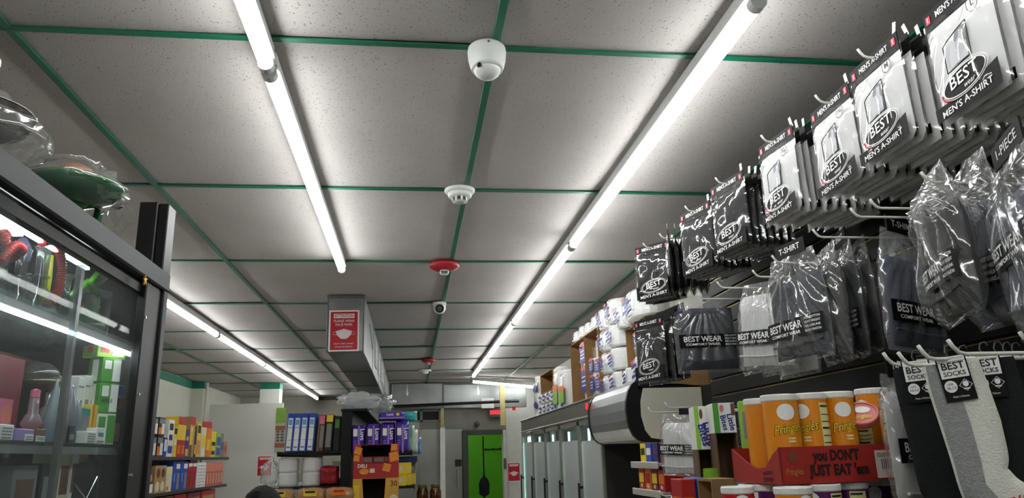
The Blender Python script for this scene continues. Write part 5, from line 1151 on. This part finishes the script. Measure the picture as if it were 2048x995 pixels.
y1 = onx(270, 725, -.73).y-CY0
MB().b2((-.044, .05, SA-.032), (-.036, y1, SA-.0245)).build('led_strip', GLOWM, cs)
# black pillar behind the case
pl2 = thing('black_pillar', 'black square metal post standing behind the glass display case', 'post', (-.795, 2.33, 0))
MB().b2((-.042, -.03, 0), (.012, .05, 2.39), .003).build('post_face', FRB, pl2); MB().b2((.012, -.022, 0), (.042, .05, 2.388), .003).build('post_channel', mat('black_channel', (30, 30, 32), .35, .4, var=.2), pl2)
MB().b2((.014, -.026, 2.08), (.036, -.022, 2.13)).build('silver_plate', CHROME, pl2)
# gold leaf ornament on the corner
p = onx(293, 560, CX+.02); st_ = []
for k in range(10): a = pi/2+k*pi/5; r_ = .016 if k % 2 == 0 else .006; st_.append((r_*cos(a), r_*sin(a)))
tag(MB().prism(st_, 0, .004, 'x').build('gold_star', mat('gold_foil', (190, 150, 60), .3, .9), None, (CX+.014, p.y, p.z), (radians(12), 0, 0)), 'small gold star hanging at the top corner of the display case', 'ornament')
# ---- things on top of the case
GG = mat('green_glaze', (14, 92, 44), .12, var=.15, vs=8, coat=.5)
p = onx(155, 372, -.86)
mt = thing('green_mushroom_pipe', 'green glazed mushroom shaped ornament wrapped in clear plastic on the display case', 'ornament', (-.88, p.y+.02, CTOP))
MB().lathe([(.02, .0), (.022, .09), (.03, .125), (.055, .138), (.10, .155), (.122, .178), (.124, .186), (.10, .20), (.05, .208), (0, .21)], 30).build('cap', GG, mt, smooth=True)
MB().lathe([(.045, .0), (.05, .012), (.022, .02), (.018, .1)], 20).build('stem', GG, mt, smooth=True)
MB().tube([(.03, .05, 0), (.04, .08, .15)], .012, 10).build('side_stem', GG, mt)
MB().ball((.0, .01, .222), .045, 10, 1, 1.2, .55).build('brown_top', mat('brown_resin', (170, 110, 80), .4, var=.2, vs=20), mt, smooth=True)
def wrap_fn(a, c):
    q = 2*pi*a; r_ = (.075+.065*sin(pi*min(1, c*1.1)))*(1+.16*noise.noise((5*cos(q), 5*sin(q), c*6))+.07*sin(11*q+5*c))
    return (r_*cos(q)*.9, r_*sin(q)*1.05, .125+.12*c+.012*noise.noise((q*3, c*5, 2)))
MB().sheet(wrap_fn, 28, 10).sheet(lambda a, c: (.04+.06*(a-.5), .12+.15*c, .19-.05*c+.05*(a-.5)*(1+c)+.02*noise.noise((a*7, c*8, 0))), 8, 10).build('plastic_wrap', clear('crinkled_bag_film', (255, 255, 255)), mt, smooth=True)
p = onx(18, 250, -.82); SIL = mat('silver_bowl', (150, 146, 142), .18, .95, var=.15)
sb = thing('silver_bowl', 'silver metal bowl tilted in a clear bag on top of the display case', 'bowl', (-.84, p.y-.085, CTOP+.0))
MB().lathe([(.04, .0), (.045, .01), (.02, .03), (.02, .08), (.055, .092), (.09, .115), (.102, .142), (.106, .144), (.100, .148), (.086, .12), (.05, .102), (0, .10)], 30).build('bowl', SIL, sb, smooth=True)
MB().sheet(lambda a, c: ((.06+.07*sin(pi*min(1, c*1.15)))*cos(2*pi*a)*(1+.2*noise.noise((a*11, c*7, 4))+.06*sin(22*pi*a+4*c)), (.06+.075*sin(pi*min(1, c*1.15)))*sin(2*pi*a)*(1+.2*noise.noise((a*11, c*7, 6))), .03+.15*c), 36, 14).sheet(lambda a, c: (.02+.05*(a-.5), .13+.10*c, .14+.02*c+.05*(a-.5)), 5, 5).build('plastic_wrap', clear('crinkled_bag_film', (255, 255, 255)), sb, smooth=True)
MB().tube([(0, 0, .09), (0, 0, .20), (.01, -.01, .24)], .012, 8).ball((.01, -.01, .25), .028, 8).build('knob', SIL, sb, smooth=True)
# ---- upper shelf: glass pipes
PGL = clear('pipe_glass', (222, 234, 230), refl=.14, rough=.04, haze=.08)
PGG = clear('green_pipe_glass', (120, 220, 60), refl=.08, rough=.03, haze=.25)
PGR = mat('red_coil_plastic', (196, 56, 52), .35, var=.12, vs=30)
PGB = mat('blue_white_coil', (150, 150, 200), .35, var=.35, vs=60)
def pipe_at(u, v, X=-.80): p = onx(u, v, X); return (X, p.y, SA)
def water_pipe(label, u, X, h, r, m_, tall=False, extra=None, bulge=1.):
    p = onx(u, 620, X); t = thing('water_pipe', label, 'glass pipe', (X, p.y, SA))
    MB().lathe([(r*.95, 0), (r, .006), (r*.92, h*.12), (r*.62, h*.30), (r*.34*bulge, h*.42), (r*.34, h*.55), (r*.30, h*.58), (r*.32, h*.92), (r*.44, h*.98), (r*.44, h), (r*.38, h)], 22).build('glass_body', m_, t, smooth=True)
    MB().tube([(0, -r*.5, h*.22), (0, -r*1.1, h*.42), (0, -r*1.35, h*.52)], [.004, .005, .008], 10).build('stem', m_, t, smooth=True)
    MB().lathe([(r*.36, h*.55), (r*.44, h*.57), (r*.36, h*.59)], 18).build('ring', m_, t, smooth=True)
    return t
water_pipe('tall clear glass pipe among the red coils on the top case shelf', 30, -.84, .15, .040, PGL)
water_pipe('clear glass beaker pipe with a straight neck in the middle of the top case shelf', 72, -.80, .155, .042, PGL)
water_pipe('clear glass pipe behind the beaker pipe on the top case shelf', 100, -.92, .15, .04, PGL)
water_pipe('wide clear glass pipe beside the green hose on the top case shelf', 122, -.80, .12, .044, PGL, bulge=1.4)
water_pipe('slim clear glass pipe between beaker and wide pipe', 110, -.97, .14, .03, PGL)
water_pipe('small clear glass pipe behind the green hose on the top case shelf', 150, -.90, .13, .035, PGL)
water_pipe('tiny clear glass pipe standing between red coils', 52, -.90, .11, .03, PGL)
def coil(label, pts, m_, r=.009, turns=40, cat='hose'):
    P = [Vector(p) for p in pts]; path = []
    n = 160
    for i in range(n+1):
        k = i/n*(len(P)-1); j = min(int(k), len(P)-2); f = k-j
        p0 = P[max(j-1, 0)]; p1 = P[j]; p2 = P[j+1]; p3 = P[min(j+2, len(P)-1)]
        c = .5*((2*p1)+(p2-p0)*f+(2*p0-5*p1+4*p2-p3)*f*f+(3*p1-p0-3*p2+p3)*f**3)
        path.append(c)
    rs = [r*(1+.18*sin(2*pi*turns*i/n)) for i in range(n+1)]
    return tag(MB().tube(path, rs, 10).build('coiled_hose', m_, None, smooth=True), label, cat)
def cp(u, v, X=-.79): return onx(u, v, X)
coil('red coiled hose curling down beside the clear beaker pipe', [cp(84, 484), cp(104, 482), cp(118, 500), cp(124, 530), cp(120, 565), cp(110, 592), cp(92, 610)], PGR)
coil('red coiled hose crossing itself above the clear glass pipes', [cp(4, 525, -.82), cp(30, 492, -.82), cp(44, 500, -.82), cp(22, 515, -.84), cp(8, 470, -.84), cp(12, 470, -.86)], PGR)
coil('blue and white coiled hose above the beaker pipe', [cp(44, 480, -.86), cp(54, 500, -.86), cp(50, 520, -.86)], PGB)
tag(MB().tube([cp(86, 610, -.86), cp(94, 560, -.86), cp(98, 510, -.86)], .010, 10).build('yellow_tube', mat('yellow_plastic_tube', (200, 200, 30), .3), None), 'thin yellow plastic tube behind the red coiled hose', 'tube')
gp = thing('green_water_pipe', 'bright green glass pipe with a looping green hose on the top case shelf', 'glass pipe', (-.80, onx(176, 640, -.80).y, SA))
def gl(u, v, X=-.80): return onx(u, v, X)-Vector(gp.location)
MB().lathe([(.036, 0), (.042, .01), (.045, .028), (.030, .05), (.022, .06), (.026, .075), (.018, .085), (.016, .10), (.020, .105)], 22).build('glass_body', PGG, gp, smooth=True)
GH = mat('green_hose', (92, 190, 30), .3, var=.1)
def smoothp(P, n=40):
    out = []
    for i in range(n+1):
        k = i/n*(len(P)-1); j = min(int(k), len(P)-2); f = k-j
        p0, p1, p2, p3 = P[max(j-1, 0)], P[j], P[j+1], P[min(j+2, len(P)-1)]
        out.append(.5*((2*p1)+(p2-p0)*f+(2*p0-5*p1+4*p2-p3)*f*f+(3*p1-p0-3*p2+p3)*f**3))
    return out
MB().tube(smoothp([gl(135, 597), gl(160, 578), gl(180, 564), gl(190, 585), gl(190, 615), gl(180, 640)]), .010, 10).build('hose', GH, gp, smooth=True)
MB().tube(smoothp([gl(180, 568, -.785), gl(196, 548, -.785), gl(212, 526, -.785), gl(219, 530, -.785), gl(214, 548, -.785), gl(198, 562, -.785)]), .009, 10).build('hose', GH, gp, smooth=True)
MB().ball(gl(188, 603, -.83), .022, 8).build('blue_ball', mat('blue_glass_ball', (50, 60, 160), .2, var=.4, vs=50), gp, smooth=True)
# white framed box and a red set at the far end of that shelf
p = onx(222, 640, -.86); fb = thing('framed_box', 'white window box with red contents against the black post on the top case shelf', 'box', (-.83, 2.03, SA), radians(68))
for x0, x1, z0, z1 in ((-.055, .055, .12, .14), (-.055, .055, 0, .03), (-.055, -.035, .03, .12), (.042, .055, .03, .12)): MB().b2((x0, -.012, z0), (x1, .012, z1), .002).build('frame_bar', mat('white_card', (196, 198, 200), .5), fb)
MB().b2((-.054, .012, .0), (.054, .06, .14)).build('box_back', C['black'], fb)
for k in range(3): MB().lathe([(.009, .03), (.010, .05), (.007, .06), (.007, .085), (0, .09)], 10, (-.015+.018*k, -.002, 0)).build('red_bottle', C['maroon'], fb)
# ---- lower shelf: boxes and bottles, X front about -.745
def case_box(u0, u1, vT, base, prints, label, d_=.05, z0=SB, X=-.748, name='small_box', rz=0., letters=None):
    y1, y0 = onx(u0, 850, X).y, onx(u1, 850, X).y; y0, y1 = min(y0, y1), max(y0, y1); zt = onx((u0+u1)/2, vT, X).z
    return gbox(name, label, 'box', (X-d_/2, (y0+y1)/2, z0), (y1-y0)*.96, d_, zt-z0, radians(90)+rz, base, prints, letters=letters, side=False)
case_box(0, 30, 848, 'white', tuple((.15, .85, .12+.2*k, .2+.2*k, 'grey') for k in range(4)), 'small white box below the gift box on the lower case shelf')
case_box(31, 72, 857, 'lav', ((.5, .95, .0, .6, 'white'), (.55, .9, .1, .2, 'grey'), (.55, .9, .3, .4, 'grey')), 'pale purple box under the pink bottle')
case_box(73, 94, 857, 'brown', ((.05, .95, .0, .45, 'white'), (.15, .85, .12, .2, 'grey'), (.15, .85, .28, .34, 'grey')), 'small brown box beside the pale purple box')
case_box(140, 152, 850, 'black', ((.1, .9, .2, .5, 'grey'),), 'small black box beside the purple bottles')
case_box(176, 194, 862, 'white', tuple((.1, .9, .15+.2*k, .22+.2*k, 'grey') for k in range(4)), 'small white warning label box in front of the white cartons', X=-.735, d_=.025)
case_box(195, 212, 855, 'white', ((.2, .8, .45, .7, 'teal'), (.1, .9, .1, .2, 'grey')), 'small white box with teal mark on the lower case shelf', X=-.735, d_=.025)
for k, (a, b, vt) in enumerate(((147, 160, 750), (161, 172, 748), (173, 184, 748), (185, 196, 748), (197, 214, 748))):
    case_box(a, b, vt, 'white', ((.1, .9, .84, .86, 'grey'), (.2, .8, .55, .65, 'grey'), (.75, .9, .2, .9, 'black') if k == 4 else (.2, .8, .3, .34, 'grey')), ['tall white carton nearest the bottles on the lower case shelf', 'tall white carton second in the row on the lower case shelf', 'tall white carton third in the row on the lower case shelf', 'tall white carton fourth in the row on the lower case shelf', 'tall white carton with black edge beside the blue box'][k], X=-.79, d_=.06)
case_box(180, 193, 808, 'yellow', ((.1, .4, .0, 1, 'orange'),), 'yellow box standing before the tall white cartons', X=-.762, d_=.022)
case_box(160, 178, 815, 'teal', ((.1, .9, .3, .8, 'grey'),), 'grey green box beside the yellow box', X=-.762, d_=.022)
case_box(216, 243, 814, 'black', ((.1, .9, .1, .6, 'grey'), (.2, .7, .3, .5, 'salmon')), 'dark pack in the lower layer beside the green boxes', X=-.765, d_=.05)
zc = onx(230, 814, -.765).z
case_box(216, 243, 766, 'sky', ((.05, .95, .55, .95, 'blue'), (.7, .95, .15, .45, 'red'), (.1, .6, .1, .4, 'black')), 'blue pack in the upper layer beside the green boxes', z0=zc+.001, X=-.765, d_=.05)
yg = 2.055
for k, (z0, h_, c_, lab) in enumerate(((SB, .075, 'white', 'white and green apple carton at the bottom of the green stack'), (SB+.076, .075, 'green', 'green apple carton second up in the stack'), (SB+.152, .06, 'green', 'dark green carton at the top of the stack'))):
    gbox('flavour_carton', lab, 'box', (-.775, 2.02, z0), .055, .05, h_, radians(60), c_, ((.55, .95, .05, .95, 'green' if c_ == 'white' else 'white'), (.1, .45, .55, .9, 'white' if c_ == 'green' else 'green')), letters=[('APPLE', -.12, .4, .012, 'black')] if k == 1 else None)
gbox('flavour_carton', 'pale green carton with a red sticker lying on the green stack', 'box', (-.78, 2.02, SB+.213), .085, .05, .03, radians(62), 'lime', ((.1, .4, .4, .9, 'red'), (.5, .9, .2, .8, 'white')))
def bottle(label, u, X, prof, m_, cap=None, z0=SB, name='bottle'):
    p = onx(u, 850, X); t = thing(name, label, 'bottle', (X, p.y, z0)); MB().lathe(prof, 18).build('bottle_body', m_, t, smooth=True)
    if cap: MB().lathe([(cap[0], prof[-1][1]), (cap[0], prof[-1][1]+cap[1]), (0, prof[-1][1]+cap[1]+.004)], 14).build('cap', cap[2], t)
    return t
zpk = onx(50, 857, -.748).z+.002
bottle('pink bottle with a white faceted base on the pale purple box', 62, -.772, [(.014, 0), (.021, .012), (.014, .028), (.010, .032), (.0095, .062), (.008, .065)], clear('pink_glass', (236, 130, 160), refl=.06, haze=.3), (.009, .014, C['pink']), z0=zpk)
bottle('brown perfume bottle with a slim neck on the lower case shelf', 88, -.80, [(.02, 0), (.022, .05), (.012, .075), (.005, .08), (.005, .11)], clear('brown_glass', (150, 110, 80), refl=.06, haze=.3), (.006, .012, C['black']))
bottle('tall pale blue bottle tapering to a point on the lower case shelf', 103, -.765, [(.016, 0), (.018, .05), (.012, .085), (.004, .12), (.002, .135)], clear('pale_blue_glass', (150, 190, 210), refl=.06, haze=.4))
bottle('purple and red tapering bottle on the lower case shelf', 119, -.765, [(.016, 0), (.017, .05), (.012, .085), (.004, .115), (.002, .125)], clear('violet_glass', (130, 60, 150), refl=.06, haze=.4))
bottle('dark blue tapering bottle beside the purple one', 132, -.775, [(.018, 0), (.02, .06), (.015, .095), (.008, .12), (.006, .13)], clear('indigo_glass', (70, 60, 160), refl=.06, haze=.4))
bottle('pale violet bottle before the black box', 148, -.775, [(.016, 0), (.018, .05), (.012, .08), (.005, .1)], clear('lilac_glass', (150, 140, 200), refl=.06, haze=.4))
# red box, silver jar and brown carton behind
p = onx(20, 800, -.82); gbox('gift_box', 'large red and pink gift box on the lower case shelf', 'box', (-.86, p.y-.05, SB), .14, .10, .17, radians(90), 'maroon', ((.2, .8, .1, .5, 'pink'), (.5, .8, .2, .45, 'salmon', 'o')))
gbox('brown_carton', 'plain brown cardboard carton at the back of the lower case shelf', 'box', (-1.03, 1.93, SB), .36, .12, .22, radians(90), CARD, ())
jr = thing('silver_jar', 'round silver jar with a domed clear lid on a stack in the case', 'jar', (-.86, onx(70, 760, -.86).y, SB))
MB().lathe([(.03, 0), (.03, .12), (.05, .125), (.055, .135), (.058, .14), (.052, .145)], 22).build('jar_body', mat('dull_silver', (130, 124, 104), .3, .8, var=.15), jr, smooth=True)
MB().lathe([(.052, .145), (.048, .165), (.03, .182), (0, .188)], 20).build('domed_lid', clear('lid_glass', (220, 216, 196), refl=.1, haze=.15), jr, smooth=True)
# ---- bottom shelf in view
for k, (u0, u1, vt, c_, lab) in enumerate(((130, 152, 902, 'cream', 'cream box with pictures on the bottom case shelf'), (153, 168, 898, 'white', 'white box on the bottom case shelf'), (169, 186, 900, 'tan', 'tan box on the bottom case shelf'), (95, 128, 925, 'black', 'black box low on the bottom case shelf'), (40, 90, 930, 'grey', 'grey box low on the bottom case shelf'))):
    case_box(u0, u1, vt, c_, ((.15, .85, .55, .85, 'brown' if c_ != 'black' else 'grey'),), lab, z0=SCz, X=-.78, d_=.06)
t = soft_pack('leather_bag', 'black wrapped bag standing on the bottom case shelf', 'bag', (-.82, 1.98, SCz), .16, .10, .20, mat('black_leather', (26, 24, 26), .35, var=.3, vs=20, bump=.2, bs=20), radians(80), 31)
MB().tube([(-.05, -.05, .14), (0, -.055, .10), (.04, -.052, .15)], .003, 6).build('strap', CHROME, t)
# ================================================================ the shopper, only the top of the head in view
ps = thing('person', 'person with short black hair in a dark jacket walking away past the display case', 'person', (-.60, 3.30, 0))
bm_v = [(0, 0, .86), (0, .01, 1.05), (0, .0, 1.22), (0, -.01, 1.29), (0, 0, 1.35), (.16, 0, 1.20), (.21, .02, .97), (.20, -.06, .76), (-.16, 0, 1.20), (-.21, .02, .97), (-.20, -.06, .76), (.085, 0, .80), (.09, -.03, .45), (.09, .03, .09), (.09, -.09, .04), (-.085, 0, .80), (-.09, .06, .46), (-.09, .10, .10), (-.09, -.02, .04)]
bm_e = [(0, 1), (1, 2), (2, 3), (3, 4), (2, 5), (5, 6), (6, 7), (2, 8), (8, 9), (9, 10), (0, 11), (11, 12), (12, 13), (13, 14), (0, 15), (15, 16), (16, 17), (17, 18)]
rad = [.13, .125, .13, .055, .05, .06, .045, .03, .06, .045, .03, .085, .06, .04, .03, .085, .06, .04, .03]
me = bpy.data.meshes.new('body'); me.from_pydata(bm_v, bm_e, []); bo = link('body', me, mat('dark_jacket', (30, 32, 40), .8, var=.15), ps)
sk = bo.modifiers.new('skin', 'SKIN'); me.skin_vertices or None
for i, r_ in enumerate(rad): me.skin_vertices[0].data[i].radius = (r_, r_*.8)
me.skin_vertices[0].data[0].use_root = True
ss = bo.modifiers.new('sub', 'SUBSURF'); ss.levels = 2; ss.render_levels = 2
SKIN = mat('skin', (150, 104, 80), .6, var=.05)
hz = 1.388
def headfn(a, c):
    q = 2*pi*a; s = sin(pi*c); x = .073*cos(q)*s; y = .092*sin(q)*s; z_ = -.115*cos(pi*c)
    if sin(q) > 0 and c < .5: y *= 1-.25*(1-2*c)
    if abs(cos(q)) < .25 and sin(q) > 0 and .42 < c < .55: y += .018*(1-abs(cos(q))/.25)
    return (x, y, z_)
hd_ = MB().sheet(headfn, 32, 20).build('head', SKIN, ps, (0, .0, hz), smooth=True)
for s in (-1, 1):
    MB().ball((0, 0, 0), .022, 6, .4, .7, 1.2).build('ear', SKIN, hd_, (s*.075, -.005, 0), smooth=True)
    MB().ball((0, 0, 0), .010, 6).build('eye', WHITE, hd_, (s*.03, .082, .01), smooth=True)
MB().box((0, 0, 0), (.045, .006, .010), .002).build('mouth', mat('lips', (140, 70, 66), .5), hd_, (0, .078, -.06))
def hairfn(a, c):
    q = 2*pi*a; s = sin(pi*c*.5+.0); e = 1+.035*noise.noise((9*cos(q)*s, 9*sin(q)*s, c*9))
    x = .089*cos(q)*s*e; y = (.104*sin(q)*s-.012)*e; z_ = .124*cos(pi*c*.5)*e
    if sin(q) < .3 and c > .6: z_ -= (c-.6)*.22*(.3-sin(q))
    return (x, y, z_)
MB().sheet(hairfn, 40, 18).build('hair', mat('black_hair', (9, 9, 10), .6, var=.3, vs=60, bump=.4, bs=120, spec=.2), ps, (0, 0, hz+.0), smooth=True)
for s in (-1, 1):
    h0 = Vector((s*.20, -.06, .76)); hn = MB().ball(tuple(h0+Vector((0, -.005, -.05))), .042, 8, .45, .8, 1.0)
    for k in range(4): b0 = h0+Vector((0, -.03+.018*k, -.08)); hn.tube([b0, b0+Vector((0, -.004, -.035)), b0+Vector((-s*.006, -.008, -.07+.006*abs(k-1.5)))], [.009, .008, .006], 7)
    b0 = h0+Vector((0, -.035, -.03)); hn.tube([b0, b0+Vector((0, -.03, -.02)), b0+Vector((0, -.04, -.05))], [.010, .009, .006], 7); hn.build('hand', SKIN, ps, smooth=True)
